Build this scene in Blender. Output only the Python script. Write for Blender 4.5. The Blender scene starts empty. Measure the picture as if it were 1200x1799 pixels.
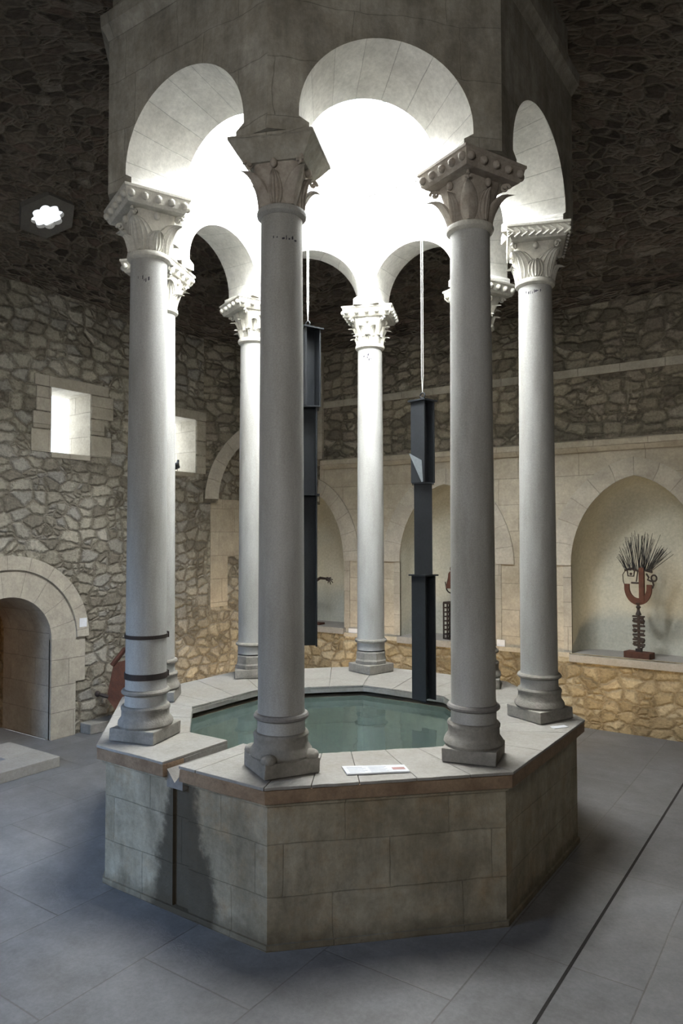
import bpy, bmesh, math, random
from mathutils import Vector, Matrix, noise
from mathutils.geometry import tessellate_polygon
random.seed(7)
PI = math.pi
D = bpy.data
COL = bpy.context.scene.collection
def rad(a): return math.radians(a)

# ------------------------------------------------------------------ materials
def new_mat(name):
    m = D.materials.new(name); m.use_nodes = True
    nt = m.node_tree; nt.nodes.clear()
    out = nt.nodes.new('ShaderNodeOutputMaterial')
    b = nt.nodes.new('ShaderNodeBsdfPrincipled')
    nt.links.new(b.outputs[0], out.inputs[0])
    return m, nt, b, out
def nd(nt, t, **kw):
    n = nt.nodes.new(t)
    for k, v in kw.items():
        if hasattr(n, k): setattr(n, k, v)
        else: n.inputs[k.replace('_', ' ')].default_value = v
    return n
def ramp(nt, fac, stops, interp='LINEAR'):
    r = nt.nodes.new('ShaderNodeValToRGB'); r.color_ramp.interpolation = interp
    e = r.color_ramp.elements
    e[0].position, e[0].color = stops[0][0], (*stops[0][1], 1)
    e[1].position, e[1].color = stops[-1][0], (*stops[-1][1], 1)
    for p, c in stops[1:-1]:
        x = e.new(p); x.color = (*c, 1)
    nt.links.new(fac, r.inputs[0]); return r.outputs[0]
def g(v): return (v, v, v)
def mixc(nt, mode, fac, a, b):
    m = nt.nodes.new('ShaderNodeMix'); m.data_type = 'RGBA'; m.blend_type = mode
    for i, v in ((0, fac), (6, a), (7, b)):
        if hasattr(v, 'is_linked') or hasattr(v, 'links'): nt.links.new(v, m.inputs[i])
        elif isinstance(v, tuple): m.inputs[i].default_value = (*v, 1)
        else: m.inputs[i].default_value = v
    return m.outputs[2]
def math_(nt, op, a, b=None, c=None, clamp=False):
    m = nt.nodes.new('ShaderNodeMath'); m.operation = op; m.use_clamp = clamp
    for i, v in enumerate((a, b, c)):
        if v is None: continue
        if hasattr(v, 'links'): nt.links.new(v, m.inputs[i])
        else: m.inputs[i].default_value = v
    return m.outputs[0]
def bump(nt, b, h, strength, dist):
    n = nd(nt, 'ShaderNodeBump'); n.inputs['Strength'].default_value = strength; n.inputs['Distance'].default_value = dist
    nt.links.new(h, n.inputs['Height']); nt.links.new(n.outputs[0], b.inputs['Normal'])
def noise_(nt, vec, scale, detail=4, rough=.6, out=0):
    n = nd(nt, 'ShaderNodeTexNoise'); n.inputs['Scale'].default_value = scale
    n.inputs['Detail'].default_value = detail; n.inputs['Roughness'].default_value = rough
    nt.links.new(vec, n.inputs['Vector']); return n.outputs[out]
def uvvec(nt): return nd(nt, 'ShaderNodeTexCoord').outputs['UV']
def posvec(nt): return nd(nt, 'ShaderNodeNewGeometry').outputs['Position']
def distort(nt, vec, scale, amt):
    c = noise_(nt, vec, scale, 3, .5, 1)
    s = nd(nt, 'ShaderNodeVectorMath', operation='SUBTRACT'); nt.links.new(c, s.inputs[0]); s.inputs[1].default_value = (.5, .5, .5)
    k = nd(nt, 'ShaderNodeVectorMath', operation='SCALE'); nt.links.new(s.outputs[0], k.inputs[0]); k.inputs['Scale'].default_value = amt
    a = nd(nt, 'ShaderNodeVectorMath', operation='ADD'); nt.links.new(vec, a.inputs[0]); nt.links.new(k.outputs[0], a.inputs[1])
    return a.outputs[0]

def rubble(name, stones, mortar, sx=4.4, sy=7.5, jw=.07, depth=.03, rnd=.85, dist=.07, patch=None, jmix=.9, small=.42):
    m, nt, b, out = new_mat(name)
    uv = uvvec(nt)
    v = distort(nt, uv, .9, .22)
    v = distort(nt, v, 4.0, dist)
    v = distort(nt, v, 14.0, dist * .6)
    def voro(feat, vec, metric='EUCLIDEAN'):
        n = nt.nodes.new('ShaderNodeTexVoronoi'); n.voronoi_dimensions = '2D'; n.feature = feat
        if feat == 'F1': n.distance = metric
        n.inputs['Scale'].default_value = 1; n.inputs['Randomness'].default_value = rnd
        nt.links.new(vec, n.inputs['Vector']); return n
    def layer(kx, ky):
        mp = nd(nt, 'ShaderNodeMapping'); mp.inputs['Scale'].default_value = (kx, ky, 1); nt.links.new(v, mp.inputs[0])
        e = voro('DISTANCE_TO_EDGE', mp.outputs[0]).outputs['Distance']; c = voro('F1', mp.outputs[0]).outputs['Color']
        return e, c
    e1, c1 = layer(sx, sy); e2, c2 = layer(sx * 1.8, sy * 1.45)
    # some stones of the coarse layer are replaced by packs of small ones
    s1 = nd(nt, 'ShaderNodeSeparateColor'); nt.links.new(c1, s1.inputs[0])
    pick = math_(nt, 'LESS_THAN', s1.outputs[2], small)
    e2s = math_(nt, 'MINIMUM', math_(nt, 'MULTIPLY', e2, .8), e1)
    e = nd(nt, 'ShaderNodeMix'); nt.links.new(pick, e.inputs[0]); nt.links.new(e1, e.inputs[2]); nt.links.new(e2s, e.inputs[3]); e = e.outputs[0]
    c = mixc(nt, 'MIX', pick, c1, c2)
    sep = nd(nt, 'ShaderNodeSeparateColor'); nt.links.new(c, sep.inputs[0])
    n_edge = noise_(nt, uv, 15, 6, .75)
    n_gap = noise_(nt, uv, 3.1, 4, .6)
    en = math_(nt, 'ADD', e, math_(nt, 'MULTIPLY', math_(nt, 'SUBTRACT', n_edge, .5), .20))
    mask = nd(nt, 'ShaderNodeMapRange'); mask.interpolation_type = 'SMOOTHSTEP'
    nt.links.new(en, mask.inputs[0]); mask.inputs[1].default_value = -jw * .2; mask.inputs[2].default_value = jw * 1.5
    st = ramp(nt, sep.outputs[0], stones)
    fine = noise_(nt, uv, 30, 7, .75)
    st = mixc(nt, 'MULTIPLY', .9, st, ramp(nt, fine, [(.3, g(.55)), (.7, g(1.25))]))
    big = noise_(nt, posvec(nt), 1.1, 5, .65)
    if patch: st = mixc(nt, 'MIX', ramp(nt, big, [(.42, g(0)), (.68, g(.75))]), st, patch)
    else: st = mixc(nt, 'MULTIPLY', .8, st, ramp(nt, big, [(.35, g(.6)), (.65, g(1.15))]))
    mo = mixc(nt, 'MULTIPLY', .8, mortar, ramp(nt, n_edge, [(.3, g(.5)), (.7, g(1.3))]))
    # in places the mortar is flush and the joint nearly vanishes
    jf = ramp(nt, n_gap, [(.35, g(1.0 - jmix)), (.6, g(1.0 - jmix * .35))])
    fac = math_(nt, 'MAXIMUM', mask.outputs[0], jf)
    nt.links.new(mixc(nt, 'MIX', fac, mo, st), b.inputs['Base Color'])
    b.inputs['Roughness'].default_value = .92; b.inputs['Specular IOR Level'].default_value = .15
    dome = nd(nt, 'ShaderNodeMapRange'); dome.interpolation_type = 'SMOOTHERSTEP'
    nt.links.new(en, dome.inputs[0]); dome.inputs[1].default_value = -.03; dome.inputs[2].default_value = .24
    h = math_(nt, 'ADD', dome.outputs[0], math_(nt, 'MULTIPLY', fine, .8))
    h = math_(nt, 'ADD', h, math_(nt, 'MULTIPLY', sep.outputs[1], .6))
    bump(nt, b, h, 1.0, depth)
    return m

def ashlar(name, base, dark, bw=.5, bh=.28, joint=.008, contrast=.35, warm=None, bd=.006, jc=.45, stain=None, off=(0, 0), wob=.02, streak=0):
    m, nt, b, out = new_mat(name)
    uv = uvvec(nt)
    v = distort(nt, uv, 2.5, wob)
    mp = nd(nt, 'ShaderNodeMapping'); nt.links.new(v, mp.inputs[0]); mp.inputs['Location'].default_value = (*off, 0)
    br = nd(nt, 'ShaderNodeTexBrick'); nt.links.new(mp.outputs[0], br.inputs['Vector'])
    br.inputs['Scale'].default_value = 1; br.inputs['Mortar Size'].default_value = joint
    br.inputs['Mortar Smooth'].default_value = .5
    br.inputs['Brick Width'].default_value = bw; br.inputs['Row Height'].default_value = bh
    br.inputs['Color1'].default_value = (*base, 1); br.inputs['Color2'].default_value = (*[.6 * x + .4 * y for x, y in zip(base, dark)], 1)
    br.inputs['Mortar'].default_value = (*[x * jc for x in base], 1); br.offset = .43; br.squash = 1.25; br.squash_frequency = 3
    p = posvec(nt)
    n1 = noise_(nt, p, 1.6, 6, .65); n2 = noise_(nt, p, 34, 6, .7); n3 = noise_(nt, p, 5.5, 5, .7)
    c = mixc(nt, 'MIX', ramp(nt, n1, [(.38, g(0)), (.7, g(contrast))]), br.outputs['Color'], dark)
    if warm: c = mixc(nt, 'MIX', ramp(nt, n3, [(.5, g(0)), (.72, g(.6))]), c, warm)
    c = mixc(nt, 'MULTIPLY', .8, c, ramp(nt, n2, [(.2, g(.72)), (.8, g(1.2))]))
    c = mixc(nt, 'MULTIPLY', .7, c, ramp(nt, n3, [(.3, g(.7)), (.7, g(1.1))]))
    if streak:
        ms = nd(nt, 'ShaderNodeMapping'); ms.inputs['Scale'].default_value = (1, 1, .22); nt.links.new(p, ms.inputs[0])
        c = mixc(nt, 'MULTIPLY', streak, c, ramp(nt, noise_(nt, ms.outputs[0], 6, 6, .7), [(.35, g(.45)), (.65, g(1.15))]))
        c = mixc(nt, 'MULTIPLY', streak, c, ramp(nt, noise_(nt, p, 2.3, 5, .7), [(.38, (.55, .50, .42)), (.62, g(1.12))]))
    if stain: c = stain(nt, c, p)
    nt.links.new(c, b.inputs['Base Color'])
    b.inputs['Roughness'].default_value = .85; b.inputs['Specular IOR Level'].default_value = .25
    h = math_(nt, 'MULTIPLY', br.outputs['Fac'], -1.0)
    h = math_(nt, 'ADD', h, math_(nt, 'MULTIPLY', n2, .9)); h = math_(nt, 'ADD', h, math_(nt, 'MULTIPLY', n3, 1.2))
    bump(nt, b, h, .8, bd)
    return m

def plain(name, base, dark=None, scale=8, rough=.8, bd=.003, metal=0, spec=.3, speck=60, streak=False, contrast=.6):
    m, nt, b, out = new_mat(name)
    p = posvec(nt); dark = dark or tuple(x * .65 for x in base)
    q = p
    if streak:
        mp = nd(nt, 'ShaderNodeMapping'); mp.inputs['Scale'].default_value = (1, 1, .18); nt.links.new(p, mp.inputs[0]); q = mp.outputs[0]
    n1 = noise_(nt, q, scale, 6, .65); n2 = noise_(nt, p, speck, 5, .75)
    c = mixc(nt, 'MIX', ramp(nt, n1, [(.35, g(0)), (.72, g(contrast))]), base, dark)
    c = mixc(nt, 'MULTIPLY', .8, c, ramp(nt, n2, [(.25, g(.72)), (.75, g(1.2))]))
    nt.links.new(c, b.inputs['Base Color'])
    b.inputs['Roughness'].default_value = rough; b.inputs['Metallic'].default_value = metal; b.inputs['Specular IOR Level'].default_value = spec
    bump(nt, b, math_(nt, 'ADD', n2, math_(nt, 'MULTIPLY', n1, 1.5)), .7, bd)
    return m

def kerb_stain(nt, c, p):
    # damp dark streak below the overflow channel (at x = 0 on the side facing -y) and a darker brown foot
    s = nd(nt, 'ShaderNodeSeparateXYZ'); nt.links.new(p, s.inputs[0])
    n = noise_(nt, p, 4.5, 6, .65); nn = math_(nt, 'MULTIPLY', math_(nt, 'SUBTRACT', n, .5), .7)
    low = math_(nt, 'MULTIPLY', math_(nt, 'SUBTRACT', .85, s.outputs[2]), .26)
    width = math_(nt, 'ADD', math_(nt, 'ADD', low, .085), math_(nt, 'MULTIPLY', nn, .5))
    dx = math_(nt, 'ABSOLUTE', math_(nt, 'SUBTRACT', s.outputs[0], .03))
    mr = nd(nt, 'ShaderNodeMapRange'); mr.interpolation_type = 'SMOOTHSTEP'
    nt.links.new(math_(nt, 'SUBTRACT', dx, width), mr.inputs[0]); mr.inputs[1].default_value = .05; mr.inputs[2].default_value = -.05
    side = nd(nt, 'ShaderNodeMapRange'); nt.links.new(s.outputs[1], side.inputs[0]); side.inputs[1].default_value = -1.3; side.inputs[2].default_value = -1.6
    f = math_(nt, 'MULTIPLY', mr.outputs[0], side.outputs[0], clamp=True)
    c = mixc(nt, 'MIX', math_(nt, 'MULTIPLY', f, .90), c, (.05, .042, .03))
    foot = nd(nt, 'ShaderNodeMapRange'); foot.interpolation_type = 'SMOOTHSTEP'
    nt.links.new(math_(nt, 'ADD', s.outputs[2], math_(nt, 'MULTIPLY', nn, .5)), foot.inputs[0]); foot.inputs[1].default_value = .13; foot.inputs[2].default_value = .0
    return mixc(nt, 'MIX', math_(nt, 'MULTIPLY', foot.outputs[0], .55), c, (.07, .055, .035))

M = {}
M['rubble_wall'] = rubble('rubble_wall', [(0, (.28, .25, .20)), (.3, (.42, .385, .31)), (.6, (.52, .48, .39)), (.8, (.40, .38, .34)), (1, (.60, .56, .47))],
                          (.19, .165, .125), 4.6, 7.4, .105, .032, .72, .06, small=.3)
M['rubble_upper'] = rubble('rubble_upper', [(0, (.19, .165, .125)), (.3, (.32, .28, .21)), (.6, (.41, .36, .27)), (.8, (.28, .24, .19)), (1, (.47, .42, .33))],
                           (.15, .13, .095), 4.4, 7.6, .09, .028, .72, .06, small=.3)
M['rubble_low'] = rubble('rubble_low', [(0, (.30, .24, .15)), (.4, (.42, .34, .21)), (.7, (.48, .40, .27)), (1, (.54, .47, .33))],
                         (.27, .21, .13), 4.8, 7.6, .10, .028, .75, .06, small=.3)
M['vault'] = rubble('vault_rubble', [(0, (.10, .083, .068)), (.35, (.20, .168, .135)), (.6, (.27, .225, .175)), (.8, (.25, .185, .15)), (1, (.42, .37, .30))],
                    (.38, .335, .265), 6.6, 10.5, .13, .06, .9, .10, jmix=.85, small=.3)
M['niche_wall'] = ashlar('ashlar_pale', (.50, .45, .365), (.35, .30, .22), .62, .34, .005, .6, bd=.004, jc=.62)
M['jamb'] = ashlar('ashlar_jamb', (.46, .42, .35), (.30, .27, .21), .5, .3, .005, .6, bd=.005, jc=.64)
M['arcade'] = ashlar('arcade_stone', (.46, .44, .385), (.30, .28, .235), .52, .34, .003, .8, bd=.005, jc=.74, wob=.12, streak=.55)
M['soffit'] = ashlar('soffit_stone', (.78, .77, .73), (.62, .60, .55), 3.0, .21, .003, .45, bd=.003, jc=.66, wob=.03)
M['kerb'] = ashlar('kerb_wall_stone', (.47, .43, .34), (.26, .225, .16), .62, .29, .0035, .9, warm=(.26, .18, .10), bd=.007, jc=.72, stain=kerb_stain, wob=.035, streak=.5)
M['coping'] = plain('coping_stone', (.30, .285, .265), (.19, .175, .155), 4, .75, .003, speck=45)
M['brick'] = plain('brown_course', (.29, .205, .135), (.15, .095, .06), 7, .9, .01, speck=40, contrast=.9)
M['shaft'] = plain('granite_shaft', (.42, .42, .405), (.25, .24, .215), 4.2, .55, .0012, speck=110, streak=True, contrast=.9)
M['base_ring'] = plain('dark_ring_stone', (.22, .21, .20), (.12, .11, .10), 6, .7, .002)
M['capital'] = plain('carved_marble', (.60, .58, .52), (.36, .34, .29), 9, .7, .004, speck=60)
M['capital_dark'] = plain('weathered_marble', (.40, .36, .31), (.20, .16, .13), 8, .75, .006, speck=50, contrast=.8)
M['base'] = plain('base_stone', (.27, .255, .23), (.14, .13, .11), 7, .85, .006, speck=50, contrast=.8)
M['plaster'] = plain('niche_plaster', (.50, .50, .43), (.36, .33, .25), 1.2, .9, .001, speck=30, contrast=.6)
M['steel'] = plain('blue_grey_steel', (.022, .025, .030), (.014, .016, .018), 5, .6, .001, metal=0, spec=.25)
M['cable'] = plain('white_cable', (.75, .75, .72), None, 5, .5, .0005)
M['rust'] = plain('rusty_iron', (.105, .042, .026), (.05, .022, .015), 14, .8, .004, speck=80, contrast=.9)
M['iron'] = plain('black_iron', (.035, .03, .028), (.06, .035, .025), 14, .65, .002, metal=.3)
M['wire'] = plain('dark_wire', (.04, .042, .045), None, 14, .5, .001, metal=.4)
M['card'] = plain('white_card', (.72, .73, .76), (.66, .67, .72), 5, .6, .0002, speck=10, contrast=.2)
M['red_ink'] = plain('dull_red_print', (.36, .20, .19), None, 5, .6, .0002)
M['grey_ink'] = plain('grey_print', (.40, .42, .50), None, 5, .6, .0002)
M['pigeon'] = plain('pigeon_feathers', (.05, .055, .07), (.025, .028, .035), 25, .6, .001)
M['ink'] = plain('dark_stain', (.05, .045, .06), None, 20, .7, .001)
M['floor_dark'] = plain('dark_joint', (.02, .018, .016), None, 9, .9, .002)
M['basin'] = plain('basin_plaster', (.12, .21, .20), (.07, .12, .115), 3, .8, .002)

def floor_mat():
    m, nt, b, out = new_mat('floor_slabs')
    p = posvec(nt)
    br = nd(nt, 'ShaderNodeTexBrick')
    mp = nd(nt, 'ShaderNodeMapping'); mp.inputs['Rotation'].default_value = (0, 0, rad(90)); mp.inputs['Location'].default_value = (.35, 2.15, 0)
    nt.links.new(distort(nt, p, 1.5, .012), mp.inputs[0]); nt.links.new(mp.outputs[0], br.inputs['Vector'])
    br.inputs['Scale'].default_value = 1; br.inputs['Mortar Size'].default_value = .005; br.inputs['Mortar Smooth'].default_value = .3
    br.inputs['Brick Width'].default_value = 1.25; br.inputs['Row Height'].default_value = .78
    br.inputs['Color1'].default_value = (.165, .165, .168, 1); br.inputs['Color2'].default_value = (.138, .138, .142, 1); br.inputs['Mortar'].default_value = (.105, .10, .095, 1)
    n1 = noise_(nt, p, 1.3, 6, .65); n2 = noise_(nt, p, 40, 5, .7); n3 = noise_(nt, p, 5, 6, .7)
    c = mixc(nt, 'MIX', ramp(nt, n1, [(.4, g(0)), (.7, g(.6))]), br.outputs['Color'], (.115, .11, .105))
    c = mixc(nt, 'MULTIPLY', .9, c, ramp(nt, n3, [(.3, g(.7)), (.7, g(1.2))]))
    c = mixc(nt, 'MULTIPLY', .7, c, ramp(nt, n2, [(.2, g(.8)), (.8, g(1.15))]))
    # damp brownish tide mark around the foot of the pool (a stain with an edge of its own)
    s = nd(nt, 'ShaderNodeSeparateXYZ'); nt.links.new(p, s.inputs[0])
    nt.links.new(c, b.inputs['Base Color'])
    b.inputs['Specular IOR Level'].default_value = .35
    nt.links.new(math_(nt, 'ADD', .42, math_(nt, 'MULTIPLY', n3, .25)), b.inputs['Roughness'])
    h = math_(nt, 'SUBTRACT', math_(nt, 'MULTIPLY', n3, 1.0), br.outputs['Fac'])
    bump(nt, b, math_(nt, 'ADD', h, math_(nt, 'MULTIPLY', n2, .3)), .6, .004)
    return m
M['floor'] = floor_mat()

def water_mat():
    m, nt, b, out = new_mat('pool_water')
    nt.nodes.remove(b)
    p = posvec(nt)
    n = noise_(nt, p, 2.2, 3, .5)
    bm = nd(nt, 'ShaderNodeBump'); bm.inputs['Strength'].default_value = .25; bm.inputs['Distance'].default_value = .02; nt.links.new(n, bm.inputs['Height'])
    gl = nd(nt, 'ShaderNodeBsdfGlossy'); gl.inputs['Roughness'].default_value = .03; gl.inputs['Color'].default_value = (.80, 1, .98, 1)
    nt.links.new(bm.outputs[0], gl.inputs['Normal'])
    tr = nd(nt, 'ShaderNodeBsdfTransparent'); tr.inputs['Color'].default_value = (.50, .80, .78, 1)
    df = nd(nt, 'ShaderNodeBsdfDiffuse'); df.inputs['Color'].default_value = (.125, .165, .155, 1)
    m1 = nd(nt, 'ShaderNodeMixShader'); m1.inputs[0].default_value = .6; nt.links.new(tr.outputs[0], m1.inputs[1]); nt.links.new(df.outputs[0], m1.inputs[2])
    fr = nd(nt, 'ShaderNodeFresnel'); fr.inputs['IOR'].default_value = 1.33; nt.links.new(bm.outputs[0], fr.inputs['Normal'])
    m2 = nd(nt, 'ShaderNodeMixShader'); nt.links.new(fr.outputs[0], m2.inputs[0]); nt.links.new(m1.outputs[0], m2.inputs[1]); nt.links.new(gl.outputs[0], m2.inputs[2])
    nt.links.new(m2.outputs[0], out.inputs[0])
    return m
M['water'] = water_mat()

# ------------------------------------------------------------------ mesh helpers
def auto_uv(me):
    uvl = me.uv_layers.new(name='UVMap')
    for poly in me.polygons:
        n = poly.normal
        if abs(n.z) > .75:
            f = lambda c: (c.x, c.y)
        else:
            t = Vector((-n.y, n.x, 0)).normalized()
            if abs(n.x) > .9: t = Vector((0, 1, 0))
            elif abs(n.y) > .9: t = Vector((1, 0, 0))
            f = lambda c, t=t: (c.dot(t), c.z)
        for li in poly.loop_indices:
            uvl.data[li].uv = f(me.vertices[me.loops[li].vertex_index].co)
def mesh_obj(name, verts, faces, mat, parent=None, uv=None, smooth=False, loc=None, rot=None, fix=True):
    me = D.meshes.new(name)
    me.from_pydata([tuple(v) for v in verts], [], faces)
    if fix:
        bm = bmesh.new(); bm.from_mesh(me); bmesh.ops.recalc_face_normals(bm, faces=bm.faces); bm.to_mesh(me); bm.free()
    me.update()
    if uv:
        l = me.uv_layers.new(name='UVMap')
        for poly in me.polygons:
            for li in poly.loop_indices: l.data[li].uv = uv[me.loops[li].vertex_index]
    else: auto_uv(me)
    if smooth:
        for p in me.polygons: p.use_smooth = True
    me.materials.append(M[mat] if isinstance(mat, str) else mat)
    o = D.objects.new(name, me); COL.objects.link(o)
    if loc is not None: o.location = loc
    if rot is not None: o.rotation_euler = (0, 0, rot)
    if parent: o.parent = parent
    return o
class MB:
    def __init__(s): s.v = []; s.f = []
    def add(s, v, f):
        k = len(s.v); s.v += [Vector(x) for x in v]; s.f += [[i + k for i in q] for q in f]; return s
    def box(s, x0, x1, y0, y1, z0, z1, mt=None):
        v = [Vector((x, y, z)) for z in (z0, z1) for x, y in ((x0, y0), (x1, y0), (x1, y1), (x0, y1))]
        if mt: v = [mt @ a for a in v]
        return s.add(v, [(0, 3, 2, 1), (4, 5, 6, 7), (0, 1, 5, 4), (1, 2, 6, 5), (2, 3, 7, 6), (3, 0, 4, 7)])
    def prism(s, poly, z0, z1, zt=None):
        n = len(poly)
        v = [Vector((p[0], p[1], z0)) for p in poly] + [Vector((p[0], p[1], z1)) for p in poly]
        f = [list(range(n))[::-1], list(range(n, 2 * n))] + [(i, (i + 1) % n, n + (i + 1) % n, n + i) for i in range(n)]
        return s.add(v, f)
    def tube(s, pts, r, n=8, cap=True):
        pts = [Vector(p) for p in pts]; rs = r if isinstance(r, (list, tuple)) else [r] * len(pts)
        v = []; f = []
        up = None
        for i, p in enumerate(pts):
            t = (pts[min(i + 1, len(pts) - 1)] - pts[max(i - 1, 0)]).normalized()
            if up is None or abs(up.dot(t)) > .98: up = Vector((0, 0, 1)) if abs(t.z) < .9 else Vector((1, 0, 0))
            a = t.cross(up).normalized(); b = a.cross(t).normalized(); up = b
            for k in range(n):
                th = 2 * PI * k / n; v.append(p + (a * math.cos(th) + b * math.sin(th)) * rs[i])
        for i in range(len(pts) - 1):
            for k in range(n): f.append((i * n + k, i * n + (k + 1) % n, (i + 1) * n + (k + 1) % n, (i + 1) * n + k))
        if cap: f += [list(range(n))[::-1], list(range((len(pts) - 1) * n, len(pts) * n))]
        return s.add(v, f)
    def lathe(s, prof, n=40, c=(0, 0), jit=0):
        v = []; f = []
        for i, (r, z) in enumerate(prof):
            for k in range(n):
                th = 2 * PI * k / n; rr = r
                if jit: rr = r * (1 + jit * (noise.noise(Vector((math.cos(th) * 3, math.sin(th) * 3, z * 9))) ))
                v.append((c[0] + rr * math.cos(th), c[1] + rr * math.sin(th), z))
        for i in range(len(prof) - 1):
            for k in range(n): f.append((i * n + k, i * n + (k + 1) % n, (i + 1) * n + (k + 1) % n, (i + 1) * n + k))
        f += [list(range(n))[::-1], list(range((len(prof) - 1) * n, len(prof) * n))]
        return s.add(v, f)
    def sphere(s, c, r, n=12, m=8, sc=(1, 1, 1)):
        c = Vector(c); v = []; f = []
        for j in range(1, m):
            ph = PI * j / m
            for k in range(n):
                th = 2 * PI * k / n
                v.append(c + Vector((r * sc[0] * math.sin(ph) * math.cos(th), r * sc[1] * math.sin(ph) * math.sin(th), r * sc[2] * math.cos(ph))))
        v += [c + Vector((0, 0, r * sc[2])), c - Vector((0, 0, r * sc[2]))]
        for j in range(m - 2):
            for k in range(n): f.append((j * n + k, (j + 1) * n + k, (j + 1) * n + (k + 1) % n, j * n + (k + 1) % n))
        T = len(v) - 2
        for k in range(n): f.append((T, k, (k + 1) % n)); f.append((T + 1, (m - 2) * n + (k + 1) % n, (m - 2) * n + k))
        return s.add(v, f)
    def build(s, name, mat, parent=None, bev=0, smooth=False, rough=0, cut=0, seg=2, **kw):
        o = mesh_obj(name, s.v, s.f, mat, parent, smooth=False, **kw)
        me = o.data
        if bev or cut or rough:
            bm = bmesh.new(); bm.from_mesh(me)
            if bev:
                ed = [e for e in bm.edges if len(e.link_faces) == 2 and e.calc_face_angle(0) > .5]
                bmesh.ops.bevel(bm, geom=ed, offset=bev, segments=seg, affect='EDGES', profile=.6)
            if cut: bmesh.ops.subdivide_edges(bm, edges=[e for e in bm.edges if e.calc_length() > cut], cuts=3, use_grid_fill=True)
            if rough:
                for v in bm.verts:
                    v.co += noise.noise_vector(v.co * 14 + Vector((len(s.v), 3, 1))) * rough
            bm.to_mesh(me); bm.free()
            while me.uv_layers: me.uv_layers.remove(me.uv_layers[0])
            auto_uv(me)
        if smooth:
            for p in me.polygons: p.use_smooth = True
            try: me.set_sharp_from_angle(angle=rad(38))
            except Exception: pass
        return o
def tag(o, label=None, cat=None, group=None, kind=None):
    if label: o['label'] = label
    if cat: o['category'] = cat
    if group: o['group'] = group
    if kind: o['kind'] = kind
    return o
def empty(name, loc, label, cat, group=None, rz=0):
    o = D.objects.new(name, None); COL.objects.link(o); o.location = loc; o.rotation_euler = (0, 0, rz); o.empty_display_size = .1
    return tag(o, label, cat, group)
def struct(o): o['kind'] = 'structure'; return o

KZ = .923                    # top of the pool coping
RC = 1.5896                  # column circle
def ca(i): return rad(-67.5 + 45 * (i - 1))
def octa(ap, rot=22.5): return [(ap / math.cos(PI / 8) * math.cos(rad(rot + 45 * k)), ap / math.cos(PI / 8) * math.sin(rad(rot + 45 * k))) for k in range(8)]

# ------------------------------------------------------------------ wall helper: flat wall with holes and reveals
# local wall frame: a point (s, z) -> origin + s * t + z * up ; n points into the room
def arch_outline(c, half, z0, zs, zt, pointed=.0, n=20):
    """closed outline (s,z) from bottom left up over the arch to bottom right"""
    pts = [(c - half, z0)]
    rise = zt - zs
    for k in range(n + 1):
        a = PI - PI * k / n
        x = math.cos(a); y = math.sin(a)
        if pointed: y = y * (1 - pointed) + pointed * (1 - abs(x)) ** .8 if abs(x) < 1 else 0
        pts.append((c + half * x, zs + rise * y))
    pts.append((c + half, z0))
    return pts
def wall_holes(name, org, t, n, outer, holes, mat, thick=0, parent=None):
    org = Vector(org); t = Vector(t)
    loops = [outer] + holes
    polys = [[Vector((p[0], p[1], 0)) for p in l] for l in loops]
    tris = tessellate_polygon(polys)
    flat = [p for l in loops for p in l]
    v = [org + t * p[0] + Vector((0, 0, p[1])) for p in flat]
    f = [list(x) for x in tris]
    nn = Vector(n)
    o = mesh_obj(name, v, f, mat, parent, uv=[(p[0], p[1]) for p in flat], fix=False)
    me = o.data
    bm = bmesh.new(); bm.from_mesh(me)
    for fc in bm.faces:
        fc.normal_update()
        if fc.normal.dot(nn) < 0: fc.normal_flip()
    bm.to_mesh(me); bm.free()
    return o
def reveal(name, org, t, n, prof, steps, mat, parent=None, closed=False, cap=None, capmat=None, smooth=False):
    """skin running from outline prof back through the wall; steps = [(depth, inset)]"""
    org = Vector(org); t = Vector(t); n = Vector(n)
    cx = sum(p[0] for p in prof) / len(prof); N = len(prof)
    zc = min(p[1] for p in prof) + .35 * (max(p[1] for p in prof) - min(p[1] for p in prof))
    hw = (max(p[0] for p in prof) - min(p[0] for p in prof)) / 2; zt = max(p[1] for p in prof)
    L = [0]
    for i in range(1, N): L.append(L[-1] + math.dist(prof[i], prof[i - 1]))
    v = []; uv = []
    for d, ins in steps:
        for i, p in enumerate(prof):
            k = 1 - ins / hw; z0 = min(q[1] for q in prof)
            zz = z0 + (p[1] - z0) * (1 - ins / (zt - z0))
            v.append(org + t * (cx + (p[0] - cx) * k) + Vector((0, 0, zz)) - n * d); uv.append((d, L[i]))
    f = []
    rng = N if closed else N - 1
    for j in range(len(steps) - 1):
        for i in range(rng): f.append((j * N + i, j * N + (i + 1) % N, (j + 1) * N + (i + 1) % N, (j + 1) * N + i))
    o = mesh_obj(name, v, f, mat, parent, uv=uv, smooth=smooth, fix=False)
    if cap:
        base = (len(steps) - 1) * N
        mesh_obj(cap, v[base:base + N], [list(range(N))], capmat or mat, parent, fix=False)
    return o
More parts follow.
